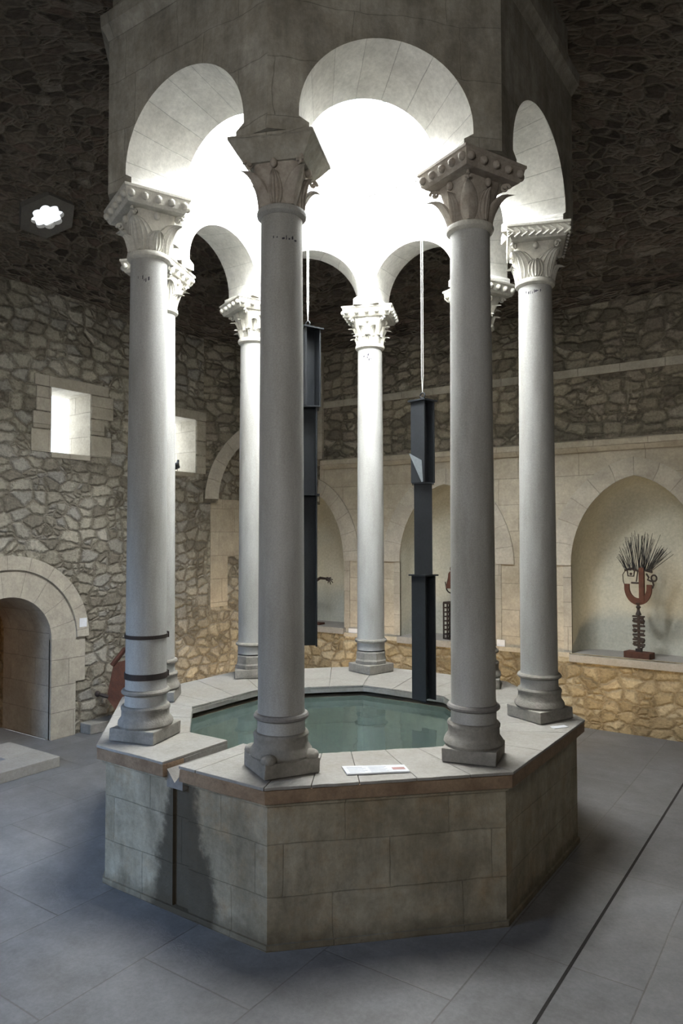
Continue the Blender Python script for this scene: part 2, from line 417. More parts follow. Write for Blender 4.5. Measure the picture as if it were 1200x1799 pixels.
def arch_ring(name, org, t, n, c, h0, h1, zs, r0, r1, mat, parent=None, pointed=0, proud=.02, legs=None, n_=28):
    """voussoir ring standing proud of the wall; h = half widths, r = rises"""
    org = Vector(org); t = Vector(t); n = Vector(n)
    a = arch_outline(c, h0, zs, zs, zs + r0, pointed, n_)[1:-1]; b = arch_outline(c, h1, zs, zs, zs + r1, pointed, n_)[1:-1]
    if legs is not None:
        a = [(a[0][0], legs)] + a + [(a[-1][0], legs)]; b = [(b[0][0], legs)] + b + [(b[-1][0], legs)]
    N = len(a); L = [0]
    for i in range(1, N): L.append(L[-1] + math.dist(b[i], b[i - 1]))
    v = []; uv = []
    for dd, pr in ((-.02, a), (proud, a), (proud, b), (-.02, b)):
        for i, p in enumerate(pr): v.append(org + t * p[0] + Vector((0, 0, p[1])) + n * dd)
    for w in (0, .02, .3, .32):
        for i in range(N): uv.append((w + .1, L[i]))
    f = []
    for j in range(3):
        for i in range(N - 1): f.append((j * N + i, j * N + i + 1, (j + 1) * N + i + 1, (j + 1) * N + i))
    f += [(0, N, 2 * N, 3 * N), (N - 1, 2 * N - 1, 3 * N - 1, 4 * N - 1)]
    return mesh_obj(name, v, f, mat, parent, uv=uv)
M['voussoir'] = ashlar('voussoir_stone', (.50, .46, .385), (.34, .30, .24), 3.0, .30, .005, .5, bd=.005, off=(.8, 0), jc=.66)

XL = -4.05; YB = 4.08; ZS = 5.15
# ------------------------------------------------------------------ floor
fl = MB(); fl.add([(-4.12, -7.5, 0), (5.6, -7.5, 0), (5.6, 4.9, 0), (-4.12, 4.9, 0)], [(0, 1, 2, 3)])
floor = struct(fl.build('floor', 'floor'))
j = MB()
j.box(2.143, 2.160, -6.5, 4.06, -.02, .0015)
struct(j.build('trim_1', 'floor_dark'))  # near-black strip laid along the channel line in the floor

# ------------------------------------------------------------------ left wall (x = XL, s = y)
DC = -.46   # door centre
door_hole = arch_outline(DC, .52, 0, 1.14, 1.66)
win1 = [(.04, 3.28), (.04, 4.04), (.57, 4.04), (.57, 3.28)]
win2 = [(1.72, 3.20), (1.72, 3.96), (2.31, 3.96), (2.31, 3.20)]
O = (XL, 0, 0); T = (0, 1, 0); NN = (1, 0, 0)
eps = 0
low_outer = [(-7.5, 0), (DC - .52, 0)] + door_hole[1:-1] + [(DC + .52, 0), (YB, 0), (YB, ZS + .2), (-7.5, ZS + .2)]
wl = struct(wall_holes('wall_left', O, T, NN, low_outer, [win1, win2], 'rubble_wall'))
reveal('door_passage', O, T, NN, door_hole, [(0, 0), (.95, 0)], 'jamb', wl)
arch_ring('arch_ring', O, T, NN, DC, .52, .84, 1.14, .52, .82, 'voussoir', wl, proud=.03)
arch_ring('arch_ring', O, T, NN, DC, .84, 1.0, 1.14, .82, .97, 'voussoir', wl, proud=.055)
for s in (-1, 1):
    b = MB(); x0, x1 = sorted((DC + s * .52, DC + s * .84)); b.box(XL - .02, XL + .03, x0, x1, 0, 1.14)
    b.build('door_jamb', 'jamb', wl)
    b = MB(); x0, x1 = sorted((DC + s * .84, DC + s * .97)); b.box(XL - .02, XL + .022, x0, x1, .62, 1.14)
    b.build('door_jamb', 'jamb', wl)
# windows: splayed reveals and big dressed blocks
def window(idx, w, zc):
    o = reveal('window_%d' % idx, O, T, NN, w + [w[0]], [(0, 0), (.40, .015)], 'jamb', None)
    struct(o)
    s0, z0 = w[0]; s1, z1 = w[2]
    H = (z1 - z0) / 3
    for side in (-1, 1):
        zz = z0
        for q in range(3):
            wd = (.30, .20, .33)[q] if side > 0 else (.26, .24, .2)[q]
            h = H * (1.05, .8, 1.15)[q]
            b = MB()
            a0, a1 = (s1, s1 + wd) if side > 0 else (s0 - wd, s0)
            b.box(XL - .03, XL + .016, a0 + .006, a1 - .006, zz + .006, zz + h - .006)
            b.build('dressed_block', 'jamb', o, bev=.008)
            zz += h
    b = MB(); b.box(XL - .03, XL + .02, s0 - .22, s1 + .25, z1, z1 + .13); b.build('lintel_block', 'jamb', o, bev=.01)
    b = MB(); b.box(XL - .42, XL + .012, s0 + .003, s1 - .003, z0 - .05, z0 + .012); b.build('sill', 'jamb', o, bev=.006)
    return o
window(1, win1, 0); window(2, win2, 0)

# room beyond the door, lit warm
bx = MB(); bx.box(-7.4, XL - .95, -2.4, .9, -.02, 0); struct(bx.build('floor_passage', 'floor'))
bx = MB(); bx.box(-5.0, XL + .0, DC - .52, DC + .52, -.03, -.001); struct(bx.build('floor_doorway', 'floor'))
for nm, args in (('wall_passage_back', (-7.5, -7.4, -2.4, .9, 0, 2.8)), ('wall_passage_right', (-7.4, XL - .95, .9, 1.0, 0, 2.8)),
                 ('wall_passage_left', (-7.4, XL - .95, -2.5, -2.4, 0, 2.8))):
    b = MB(); b.box(*args); struct(b.build(nm, 'rubble_low'))
b = MB(); b.box(-7.5, XL - .95, -2.5, 1.0, 2.8, 2.9); struct(b.build('ceiling_passage', 'plaster'))
b = MB(); b.box(XL - 1.02, XL - .951, -2.5, DC - .52, 0, 2.8); b.box(XL - 1.02, XL - .951, DC + .52, 1.0, 0, 2.8); b.box(XL - 1.02, XL - .951, DC - .52, DC + .52, 1.66, 2.8)
struct(b.build('wall_passage_front', 'rubble_low'))

# ------------------------------------------------------------------ back wall (y = YB, s = x)
O2 = (0, YB, 0); T2 = (1, 0, 0); N2 = (0, -1, 0)
NCH = [(-3.38, .66, .95), (-1.05, .71, .90), (1.42, .75, .87), (3.75, .72, .87)]
ZSP = 1.95; ZAP = 3.03
outl = [arch_outline(c, h, z0, ZSP, ZAP, .16) for c, h, z0 in NCH]
mid = wall_holes('wall_back', O2, T2, N2, [(XL, .88), (5.0, .88), (5.0, 3.40), (XL, 3.40)], outl, 'niche_wall')
struct(mid)
bmid = [(c - h - .001, c + h + .001) for c, h, z in NCH]
low = MB(); low.box(XL, 5.0, YB - .045, YB + .0, 0, .875)
lw = low.build('lower_wall', 'rubble_low', mid)
for (c, h, z0) in NCH:
    b = MB(); b.box(c - h - .02, c + h + .02, YB - .075, YB + .62, z0 - .09, z0); b.build('niche_sill', 'coping', mid, bev=.006)
# strip between the sills
prev = XL
for (c, h, z0) in NCH:
    if c - h > prev + .05:
        b = MB(); b.box(prev + .0, c - h - .021, YB - .048, YB + .01, .83, .885); b.build('sill_course', 'niche_wall', mid)
    prev = c + h + .021
for k, ((c, h, z0), ol) in enumerate(zip(NCH, outl)):
    st = [(0, 0), (.02, 0), (.26, 0), (.33, .01), (.40, .035), (.46, .08), (.51, .15), (.54, .24), (.55, .36)]
    o = reveal('niche_recess', O2, T2, N2, ol, st, 'plaster', mid, cap='niche_back', capmat='plaster', smooth=True)
    arch_ring('arch_ring', O2, T2, N2, c, h, h + .28, ZSP, ZAP - ZSP, ZAP - ZSP + .22, 'voussoir', mid, pointed=.15, proud=.024)
    # thin dressed edge of the jambs
    for s in (-1, 1):
        b = MB(); a0, a1 = sorted((c + s * h, c + s * (h + .10)))
        b.box(a0, a1, YB - .012, YB + .02, z0, ZSP); b.build('niche_jamb', 'jamb', mid)
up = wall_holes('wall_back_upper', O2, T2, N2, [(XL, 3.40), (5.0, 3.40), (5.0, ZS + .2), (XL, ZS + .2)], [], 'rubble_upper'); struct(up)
cn = MB(); cn.add([(-3.12, YB + .02, 3.34), (-3.12, YB - .03, 3.34), (-3.12, YB - .075, 3.40), (-3.12, YB - .075, 3.47), (-3.12, YB + .02, 3.50),
                   (5.0, YB + .02, 3.34), (5.0, YB - .03, 3.34), (5.0, YB - .075, 3.40), (5.0, YB - .075, 3.47), (5.0, YB + .02, 3.50)],
                  [(0, 1, 2, 3, 4), (9, 8, 7, 6, 5)] + [(i, (i + 1) % 5, 5 + (i + 1) % 5, 5 + i) for i in range(5)])
struct(cn.build('trim_2', 'niche_wall'))
cn = MB(); cn.box(-3.12, 5.0, YB - .018, YB + .02, 4.28, 4.38); struct(cn.build('trim_3', 'jamb', bev=.004))
cn = MB(); cn.box(-3.19, -3.10, YB - .05, YB + .02, 3.50, ZS); struct(cn.build('trim_4', 'jamb', bev=.006))

# ------------------------------------------------------------------ squinch across the far left corner
PL = Vector((XL, 2.46, 0)); PR = Vector((-3.18, YB, 0))
TT = (PR - PL).normalized(); WD = (PR - PL).length; NQ = Vector((TT.y, -TT.x, 0))
sqo = arch_outline(WD / 2, WD / 2 - .22, 2.80, 2.85, 3.86, .25)
sq = wall_holes('wall_squinch', PL, TT, NQ, [(0, 2.80)] + [(WD / 2 - (WD / 2 - .22), 2.80)] + sqo[1:-1] + [(WD - .22, 2.80), (WD, 2.80), (WD, ZS + .2), (0, ZS + .2)], [], 'rubble_upper')
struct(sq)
reveal('squinch_soffit', PL, TT, NQ, sqo, [(0, 0), (.5, 0)], 'jamb', sq)
arch_ring('arch_ring', PL, TT, NQ, WD / 2, WD / 2 - .22, WD / 2 - .02, 2.85, 1.01, 1.22, 'voussoir', sq, pointed=.25, proud=.02)
# pale dressed jamb and blocked corner below the squinch
b = MB(); b.box(XL - .01, XL + .012, 2.60, 4.07, 2.02, 2.86); b.box(XL - .01, XL + .012, 2.60, 2.95, 1.3, 2.02)
b.build('dressed_panel', 'niche_wall', wl)

# other walls (out of view to the right / behind, they close the room)
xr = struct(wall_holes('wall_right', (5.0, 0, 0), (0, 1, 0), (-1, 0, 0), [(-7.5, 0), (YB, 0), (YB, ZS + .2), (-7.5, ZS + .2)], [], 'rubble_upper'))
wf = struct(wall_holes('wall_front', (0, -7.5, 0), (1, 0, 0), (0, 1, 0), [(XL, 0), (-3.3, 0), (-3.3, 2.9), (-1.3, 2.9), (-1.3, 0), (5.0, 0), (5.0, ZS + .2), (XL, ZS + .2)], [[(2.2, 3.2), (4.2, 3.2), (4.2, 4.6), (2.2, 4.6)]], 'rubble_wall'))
# ------------------------------------------------------------------ vault
cutp = [(XL, 2.46), (-3.18, YB), (2.9, YB), (4.3, 2.7), (4.3, -2.7), (2.7, -4.3), (-2.6, -4.3), (XL, -2.6)]
cf = [(-4.2, -7.6), (5.1, -7.6), (5.1, 4.9), (-4.2, 4.9)]
cft = tessellate_polygon([[Vector((p[0], p[1], 0)) for p in cf], [Vector((p[0], p[1], 0)) for p in cutp]])
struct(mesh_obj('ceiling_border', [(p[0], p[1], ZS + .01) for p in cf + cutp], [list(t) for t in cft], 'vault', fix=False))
def ray_poly(poly, th):
    d = Vector((math.cos(th), math.sin(th)))
    best = None
    for i in range(len(poly)):
        a = Vector(poly[i]); b = Vector(poly[(i + 1) % len(poly)]); e = b - a
        den = d.x * e.y - d.y * e.x
        if abs(den) < 1e-9: continue
        t = (a.x * e.y - a.y * e.x) / den; u = (a.x * d.y - a.y * d.x) / den
        if t > 0 and -1e-6 <= u <= 1 + 1e-6: best = t if best is None else min(best, t)
    return best
inner = octa(1.70)
NA, NP = 240, 40
OCA = None
RI = [ray_poly(inner, 2 * PI * k / NA) for k in range(NA)]
RO = [ray_poly(cutp, 2 * PI * k / NA) for k in range(NA)]
ZV = ZS; BV = 1.15
vs = []; uvs = []
def vault_pt(k, q):
    ph = (q / NP) * rad(80); ph_m = rad(80)
    c = (math.cos(ph) - math.cos(ph_m)) / (1 - math.cos(ph_m))
    r = RI[k % NA] + (RO[k % NA] - RI[k % NA]) * c
    th = 2 * PI * k / NA
    return Vector((r * math.cos(th), r * math.sin(th), ZV + BV * math.sin(ph) / math.sin(ph_m)))
for q in range(NP + 1):
    for k in range(NA + 1):
        p = vault_pt(k, q); vs.append(p); uvs.append((2 * PI * k / NA * 3.1, q / NP * 2.9 + 5))
CAMP = Vector((3.3875, -4.8582, 2.32))
OC = None
def vault_near(dirv):
    best = None
    for i, p in enumerate(vs):
        w = p - CAMP; w.normalize(); e = (w - dirv).length
        if best is None or e < best[0]: best = (e, i)
    return vs[best[1]], best[1]
FPX = 1264.67; YAW = -.6035; PIT = .0333; ROL = -.0017
fwd = Vector((math.sin(YAW) * math.cos(PIT), math.cos(YAW) * math.cos(PIT), math.sin(PIT)))
rgt = Vector((math.cos(YAW), -math.sin(YAW), 0)); upv = rgt.cross(fwd)
r2 = rgt * math.cos(ROL) + upv * math.sin(ROL); u2 = upv * math.cos(ROL) - rgt * math.sin(ROL)
OC = Vector((-3.16, -.65, 5.58))     # centre of the star shaped oculus; snapped to the vault below
od = min(range(len(vs)), key=lambda i: ((vs[i] - CAMP).normalized() - (fwd + r2 * ((77 - 600) / FPX) - u2 * ((375 - 899.5) / FPX)).normalized()).length)
OC = vs[od].copy()
fs = []
W = NA + 1
for q in range(NP):
    for k in range(NA):
        idx = (q * W + k, q * W + k + 1, (q + 1) * W + k + 1, (q + 1) * W + k)
        cpt = sum((vs[i] for i in idx), Vector()) / 4
        if (cpt - OC).length < .21: continue
        fs.append(idx)
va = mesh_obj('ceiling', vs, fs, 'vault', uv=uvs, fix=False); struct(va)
for p in va.data.polygons: p.use_smooth = True
# oculus
row, colk = divmod(od, W)
tu = (vs[od + 1] - vs[od - 1]).normalized(); tv = (vs[od + W] - vs[od - W]).normalized(); on = tu.cross(tv).normalized()
if on.dot(CAMP - OC) < 0: on = -on
def star(r, lob, n=96):
    out = []
    for k in range(n):
        a = 2 * PI * k / n
        out.append((r * (1 + lob * (abs(math.cos(4 * a)) - .6)) * math.cos(a), r * (1 + lob * (abs(math.cos(4 * a)) - .6)) * math.sin(a)))
    return out
hexo = [(.30 * math.cos(2 * PI * k / 6), .30 * math.sin(2 * PI * k / 6)) for k in range(6)]
st_ = star(.155, .20)
def P3(p, d): return OC + tu * p[0] + tv * p[1] + on * d
flat = hexo + st_
tr = tessellate_polygon([[Vector((p[0], p[1], 0)) for p in hexo], [Vector((p[0], p[1], 0)) for p in st_]])
ov = [P3(p, .07) for p in flat]; of = [list(t) for t in tr]
n0 = len(ov); ov += [P3(p, .02) for p in st_]; ns = len(st_)
of += [(6 + i, 6 + (i + 1) % ns, n0 + (i + 1) % ns, n0 + i) for i in range(ns)]
n1 = len(ov); ov += [P3(p, -.1) for p in hexo]; of += [(i, (i + 1) % 6, n1 + (i + 1) % 6, n1 + i) for i in range(6)]
M['oculus'] = plain('oculus_stone', (.17, .16, .14), (.10, .09, .08), 6, .9, .004)
struct(mesh_obj('window_3', ov, of, 'oculus', fix=False))

# ------------------------------------------------------------------ arcade (octagonal lantern on eight columns)
AO, AI = 1.737, 1.28
arc = empty('stone_arcade', (0, 0, 4.68), 'large octagonal pale stone arcade with eight horseshoe arches resting on the columns', 'arcade'); arc['kind'] = 'thing'
arc_loc = Vector((0, 0, 4.68))
def arcade_face(k):
    th = rad(45 * k); n = Vector((math.cos(th), math.sin(th), 0)); t = Vector((-math.sin(th), math.cos(th), 0))
    ZB, ZT = 4.68, 5.80
    def outl(half, rise, step, NN_=36):
        p = [(-half + step, ZB), (-half + step, ZB + .055), (-half, ZB + .09)]
        for q in range(NN_ + 1):
            a = PI - PI * q / NN_
            p.append((half * math.cos(a), 4.80 + rise * math.sin(a)))
        p += [(half, ZB + .09), (half - step, ZB + .055), (half - step, ZB)]
        return p
    oo = outl(.535, .495, .06); ii = outl(.445, .405, .05)
    So = AO * math.tan(PI / 8); Si = AI * math.tan(PI / 8)
    v = []; f = []; uv = []
    def face(ol, S, ap, flip):
        loop = [(-S, ZB)] + ol + [(S, ZB), (S, ZT), (-S, ZT)]
        tri = tessellate_polygon([[Vector((p[0], p[1], 0)) for p in loop]])
        base = len(v)
        for p in loop: v.append(n * ap + t * p[0] + Vector((0, 0, p[1])) - arc_loc); uv.append((p[0] + k * 1.7, p[1]))
        for x in tri: f.append([base + q for q in x])
        return base
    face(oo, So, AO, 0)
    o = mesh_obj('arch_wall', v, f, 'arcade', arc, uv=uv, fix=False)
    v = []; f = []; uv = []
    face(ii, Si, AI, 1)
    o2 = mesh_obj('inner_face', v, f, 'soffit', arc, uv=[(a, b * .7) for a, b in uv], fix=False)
    v = []; f = []; uv = []; L = 0; N = len(oo)
    for q in range(N):
        if q: L += math.dist(oo[q], oo[q - 1])
        for w in range(5):
            h = w / 4
            s = oo[q][0] * (1 - h) + ii[q][0] * h; z = oo[q][1] * (1 - h) + ii[q][1] * h; ap = AO * (1 - h) + AI * h
            v.append(n * ap + t * s + Vector((0, 0, z)) - arc_loc); uv.append((h * .45 + k, L))
    for q in range(N - 1):
        for w in range(4): f.append((q * 5 + w, q * 5 + w + 1, (q + 1) * 5 + w + 1, (q + 1) * 5 + w))
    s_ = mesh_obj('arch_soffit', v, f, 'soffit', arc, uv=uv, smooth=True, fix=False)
    try: s_.data.set_sharp_from_angle(angle=rad(30))
    except Exception: pass
for k in range(8): arcade_face(k)
# pier undersides
for i in range(1, 9):
    a = ca(i); R0, R1 = AI / math.cos(PI / 8), AO / math.cos(PI / 8)
    pts = []
    for sg in (-1, 1):
        for (ap, hf) in ((AI, .395), (AO, .475)):
            th = a + sg * PI / 8; n = Vector((math.cos(th), math.sin(th))); t = Vector((-math.sin(th), math.cos(th)))
            pts.append(n * ap + t * hf * -sg)
    v = [(R0 * math.cos(a), R0 * math.sin(a), 0), (pts[2].x, pts[2].y, 0), (pts[3].x, pts[3].y, 0), (R1 * math.cos(a), R1 * math.sin(a), 0), (pts[1].x, pts[1].y, 0), (pts[0].x, pts[0].y, 0)]
    mesh_obj('pier_underside', v, [(0, 1, 2, 3, 4, 5)], 'arcade', arc, fix=False)
def octring(profile, name, mat, parent, off=Vector((0, 0, 0)), close=True):
    v = []; f = []
    for ap, z in profile:
        for p in octa(ap): v.append(Vector((p[0], p[1], z)) - off)
    n = len(profile)
    for q in range(n if close else n - 1):
        for k in range(8): f.append((q * 8 + k, q * 8 + (k + 1) % 8, ((q + 1) % n) * 8 + (k + 1) % 8, ((q + 1) % n) * 8 + k))
    return mesh_obj(name, v, f, mat, parent)
octring([(AO - .05, 5.76), (AO + .005, 5.76), (AO + .025, 5.80), (AO + .055, 5.84), (AO + .06, 5.92), (AO - .05, 5.96)], 'cornice', 'arcade', arc, arc_loc)
octring([(AI, 5.79), (AI, 6.7), (AO - .06, 6.7), (AO - .06, 5.79)], 'drum', 'soffit', arc, arc_loc)
octring([(AO - .055, 5.79), (AO - .055, 6.7), (AO - .02, 6.7), (AO - .02, 5.79)], 'drum_facing', 'arcade', arc, arc_loc)
# open lantern above: eight posts and a ring
for i in range(1, 9):
    a = ca(i)
    mt = Matrix.Translation(Vector((1.6 * math.cos(a), 1.6 * math.sin(a), 0)) - arc_loc) @ Matrix.Rotation(a, 4, 'Z')
    b = MB(); b.box(-.12, .12, -.12, .12, 6.7, 7.8, mt); b.build('lantern_post', 'soffit', arc)
octring([(AI, 7.8), (AI, 7.95), (AO, 7.95), (AO, 7.8)], 'lantern_ring', 'soffit', arc, arc_loc)
b = MB(); b.prism(octa(AO + .1), 7.951 - 4.68, 8.1 - 4.68); b.build('lantern_roof', 'soffit', arc)

# ------------------------------------------------------------------ columns
def leaf_mesh(mb, th, r0, z0, h, w, out, curl=.035, ribs=True, sq=0.0, bell=None):
    """an upright leaf hugging the bell at angle th; the tip curls outwards and down"""
    NS, NW = 12, 18
    v = []; f = []
    for sd in (0, 1):
        for i in range(NS + 1):
            s = i / NS
            zz = z0 + h * min(s, 1) - (curl * max(0, (s - .8) / .2) ** 2)
            ro = r0 + out * s ** 1.7 + (curl * 1.1 * max(0, (s - .72) / .28) ** 1.3)
            ww = w * (math.sin(PI * min(.999, .18 + .80 * s)) ** .75) * (1 if s < .93 else .55)
            for jx in range(NW + 1):
                u = jx / NW * 2 - 1
                rib = (.014 * (1 - abs(u)) + (.006 * math.cos(u * PI * 6) if ribs else 0)) * (1 if sd == 0 else 0)
                cup = -.012 * u * u
                rr = ro + rib + cup - (.018 if sd else 0)
                ang = th + (u * ww / max(rr, .05))
                v.append((rr * math.cos(ang), rr * math.sin(ang), zz))
    K = (NS + 1) * (NW + 1)
    for sd in (0, 1):
        for i in range(NS):
            for jx in range(NW):
                a = sd * K + i * (NW + 1) + jx; q = (a, a + 1, a + NW + 2, a + NW + 1)
                f.append(q if sd == 0 else q[::-1])
    for i in range(NS):
        for jx in (0, NW):
            a = i * (NW + 1) + jx; f.append((a, a + NW + 1, K + a + NW + 1, K + a))
    for jx in range(NW):
        for i in (0, NS):
            a = i * (NW + 1) + jx; f.append((a, a + 1, K + a + 1, K + a))
    mb.add(v, f)

def column(i, label, style, plinth_rot, bands=(), psize=.35, capmat='capital', mark=None):
    a = ca(i); X, Y = RC * math.cos(a), RC * math.sin(a)
    t = empty('stone_column', (X, Y, KZ + .005), label, 'column', 'columns around the octagonal pool', rz=a)
    # heights are relative to the coping top; local x axis points radially outwards
    H = 3.369
    pr = plinth_rot - a
    mt = Matrix.Rotation(pr, 4, 'Z')
    hp = psize / 2; t['kind'] = 'thing'
    b = MB(); b.box(-hp, hp, -hp, hp, 0, .085, mt)
    b.build('plinth', 'base', t, bev=.008, rough=.006)
    # attic base
    b = MB()
    if style['base'] == 'octagon':
        N = 8; pts = []
        prof = [(.165, .085), (.168, .12), (.158, .135), (.158, .20), (.150, .215)]
        for r, z in prof:
            for k in range(8):
                th = pr + rad(22.5 + 45 * k); pts.append((r * math.cos(th), r * math.sin(th), z))
        f = [(q * 8 + k, q * 8 + (k + 1) % 8, (q + 1) * 8 + (k + 1) % 8, (q + 1) * 8 + k) for q in range(4) for k in range(8)] + [tuple(range(32, 40))]
        b.add(pts, f); b.build('base_drum', 'base', t, bev=.004)
    else:
        prof = [(.178, .083), (.188, .10), (.184, .120), (.172, .138), (.163, .150), (.161, .190), (.166, .200), (.167, .215), (.160, .225), (.146, .229)]
        b.lathe(prof, 44, jit=.03); b.build('base_drum', 'base', t, smooth=True)
        if style['base'] == 'spurs':
            for k in range(4):
                th = pr + rad(45 + 90 * k)
                s_ = MB(); s_.sphere((.188 * math.cos(th), .188 * math.sin(th), .10), .046, 12, 8, (1.1, 1.1, .75)); s_.build('corner_spur', 'base', t, smooth=True)
    b = MB(); b.lathe([(.146, .226), (.143, .24), (.142, .302)], 40); b.build('base_collar', 'shaft', t, smooth=True)
    b = MB(); b.lathe([(.140, .302), (.156, .304), (.165, .313), (.166, .324), (.158, .336), (.140, .340)], 44)
    b.build('base_ring', 'base_ring' if i in (1, 2) else 'base', t, smooth=True)
    # shaft with slight taper
    b = MB(); prof = [(.143, .34), (.140, .36)]
    for q in range(1, 25):
        s = q / 24; prof.append((.140 - .0135 * s ** 1.3, .36 + s * (H - .39)))
    b.lathe(prof, 56); b.build('shaft', 'shaft', t, smooth=True)
    b = MB(); b.lathe([(.124, H - .045), (.135, H - .038), (.150, H - .026), (.153, H - .012), (.150, H + .003), (.135, H + .012), (.12, H + .014)], 44)
    b.build('astragal', 'capital' if i != 1 else 'shaft', t, smooth=True)
    for z in bands:
        b = MB(); b.lathe([(.1385, z - z_w(z)), (.1475, z - z_w(z)), (.1475, z + z_w(z)), (.1385, z + z_w(z))], 44)
        b.box(-.155, -.142, -.03, .03, z - .02, z + .02); b.build('iron_band', 'iron', t)
    # capital: bell from circle to square
    zb, zt = H + .012, H + .275
    v = []; f = []; NQ_, NB = 48, 10; bw_ = {'smooth': .150, 'palm': .162, 'acanthus': .165}[style['cap']]
    for q in range(NB + 1):
        s = q / NB; z = zb + (zt - zb) * s
        for k in range(NQ_):
            th = 2 * PI * k / NQ_
            rc = .122 + .055 * s ** 1.5
            sqr = bw_ / max(abs(math.cos(th)), abs(math.sin(th)))
            r = rc * (1 - s ** 2.2) + min(sqr, bw_ * 1.27) * s ** 2.2
            v.append((r * math.cos(th), r * math.sin(th), z))
    for q in range(NB):
        for k in range(NQ_): f.append((q * NQ_ + k, q * NQ_ + (k + 1) % NQ_, (q + 1) * NQ_ + (k + 1) % NQ_, (q + 1) * NQ_ + k))
    f.append(tuple(range(NB * NQ_, (NB + 1) * NQ_)))
    cap = mesh_obj('capital', v, f, capmat, t, smooth=True)
    try: cap.data.set_sharp_from_angle(angle=rad(40))
    except Exception: pass
    kind = style['cap']
    if kind == 'acanthus':        # two tiers of eight leaves, small curled tips
        for tier, (z0, hh, w, o_) in enumerate(((zb, .10, .047, .035), (zb + .07, .12, .045, .055))):
            for k in range(8):
                lb = MB(); leaf_mesh(lb, rad(45 * k + 22.5 * tier), .124 + .006 * tier, z0, hh, w, o_, .03)
                lb.build('leaf', capmat, cap, smooth=True)
    elif kind == 'palm':          # big broad ribbed leaves
        for k in range(4):
            lb = MB(); leaf_mesh(lb, rad(90 * k + 45), .130, zb, .225, .098, .080, .035); lb.build('leaf', capmat, cap, smooth=True)
        for k in range(4):
            lb = MB(); leaf_mesh(lb, rad(90 * k), .134, zb, .135, .080, .045, .03); lb.build('leaf', capmat, cap, smooth=True)
    elif kind == 'smooth':        # four big plain corner leaves standing free, inner basket
        for k in range(4):
            lb = MB(); leaf_mesh(lb, rad(90 * k + 45), .132, zb, .215, .055, .115, .03, ribs=False); lb.build('leaf', capmat, cap, smooth=True)
        for k in range(4):
            lb = MB(); leaf_mesh(lb, rad(90 * k), .130, zb, .20, .060, .035, .01, ribs=True); lb.build('leaf', capmat, cap, smooth=True)
    # volutes
    for k in range(4):
        th = rad(45 + 90 * k); c = Vector((.225 * math.cos(th), .225 * math.sin(th), zt - .03)); ax = Vector((-math.sin(th), math.cos(th), 0)); o_ = Vector((math.cos(th), math.sin(th), 0))
        vb = MB(); pts = []
        for q in range(22):
            aa = q / 21 * 2.4 * PI; r = .030 * (1 - q / 26)
            pts.append(c + o_ * r * math.cos(aa) + Vector((0, 0, 1)) * r * math.sin(aa))
        vb.tube(pts, [.011 * (1 - q / 40) for q in range(22)], 8); vb.tube([c - ax * .02, c + ax * .02], .011, 8)
        vb.build('volute', capmat, cap, smooth=True)
    # central boss on every side
    for k in range(4):
        th = rad(90 * k); bb = MB(); bb.sphere((.168 * math.cos(th), .168 * math.sin(th), zt - .035), .022, 10, 8, (1, 1, 1.3)); bb.build('boss', capmat, cap, smooth=True)
    # abacus: wide block carrying the arches (x = radial)
    z0, z1 = zt - .002, H + .3815
    xi, xo, w = -.215, .252, .262
    ab = MB()
    kk = 2.4 if style['band'] == 'none' else 1
    lay = [(z0 - (.02 if kk > 1 else 0), .035 * kk), (z0 + .02, .022 * kk), (z0 + .085, .008), (z0 + .09, 0), (z1, 0)]
    vv = []
    for z, ins in lay: vv += [(xi + ins, -w + ins, z), (xo - ins, -w + ins, z), (xo - ins, w - ins, z), (xi + ins, w - ins, z)]
    ff = [(0, 3, 2, 1)] + [(q * 4 + k, q * 4 + (k + 1) % 4, (q + 1) * 4 + (k + 1) % 4, (q + 1) * 4 + k) for q in range(len(lay) - 1) for k in range(4)] + [tuple(range(16, 20))]
    ab.add(vv, ff)
    abo = ab.build('abacus', style.get('abmat', capmat), t, bev=.003)
    def side_pts(n):
        out = []
        for (p, q) in (((xi, -w), (xo, -w)), ((xo, -w), (xo, w)), ((xo, w), (xi, w)), ((xi, w), (xi, -w))):
            for k in range(n):
                s = (k + .5) / n; out.append((p[0] + (q[0] - p[0]) * s, p[1] + (q[1] - p[1]) * s, math.atan2(q[1] - p[1], q[0] - p[0])))
        return out
    if style['band'] == 'balls':
        for (px, py, an) in side_pts(5):
            nx, ny = math.sin(an), -math.cos(an)
            s_ = MB(); s_.sphere((px - nx * .012, py - ny * .012, z0 + .048), .026, 12, 8); s_.build('ball_moulding', capmat, abo, smooth=True)
    elif style['band'] == 'rope':
        for (px, py, an) in side_pts(9):
            nx, ny = math.sin(an), -math.cos(an); tx, ty = math.cos(an), math.sin(an)
            for lv, sg in ((.025, 1), (.062, -1)):
                c0 = Vector((px - nx * .012, py - ny * .012, z0 + lv)); d = Vector((tx * .022, ty * .022, sg * .016))
                s_ = MB(); s_.tube([c0 - d, c0 + d], [.009, .009], 6); s_.build('rope_strand', capmat, abo, smooth=True)
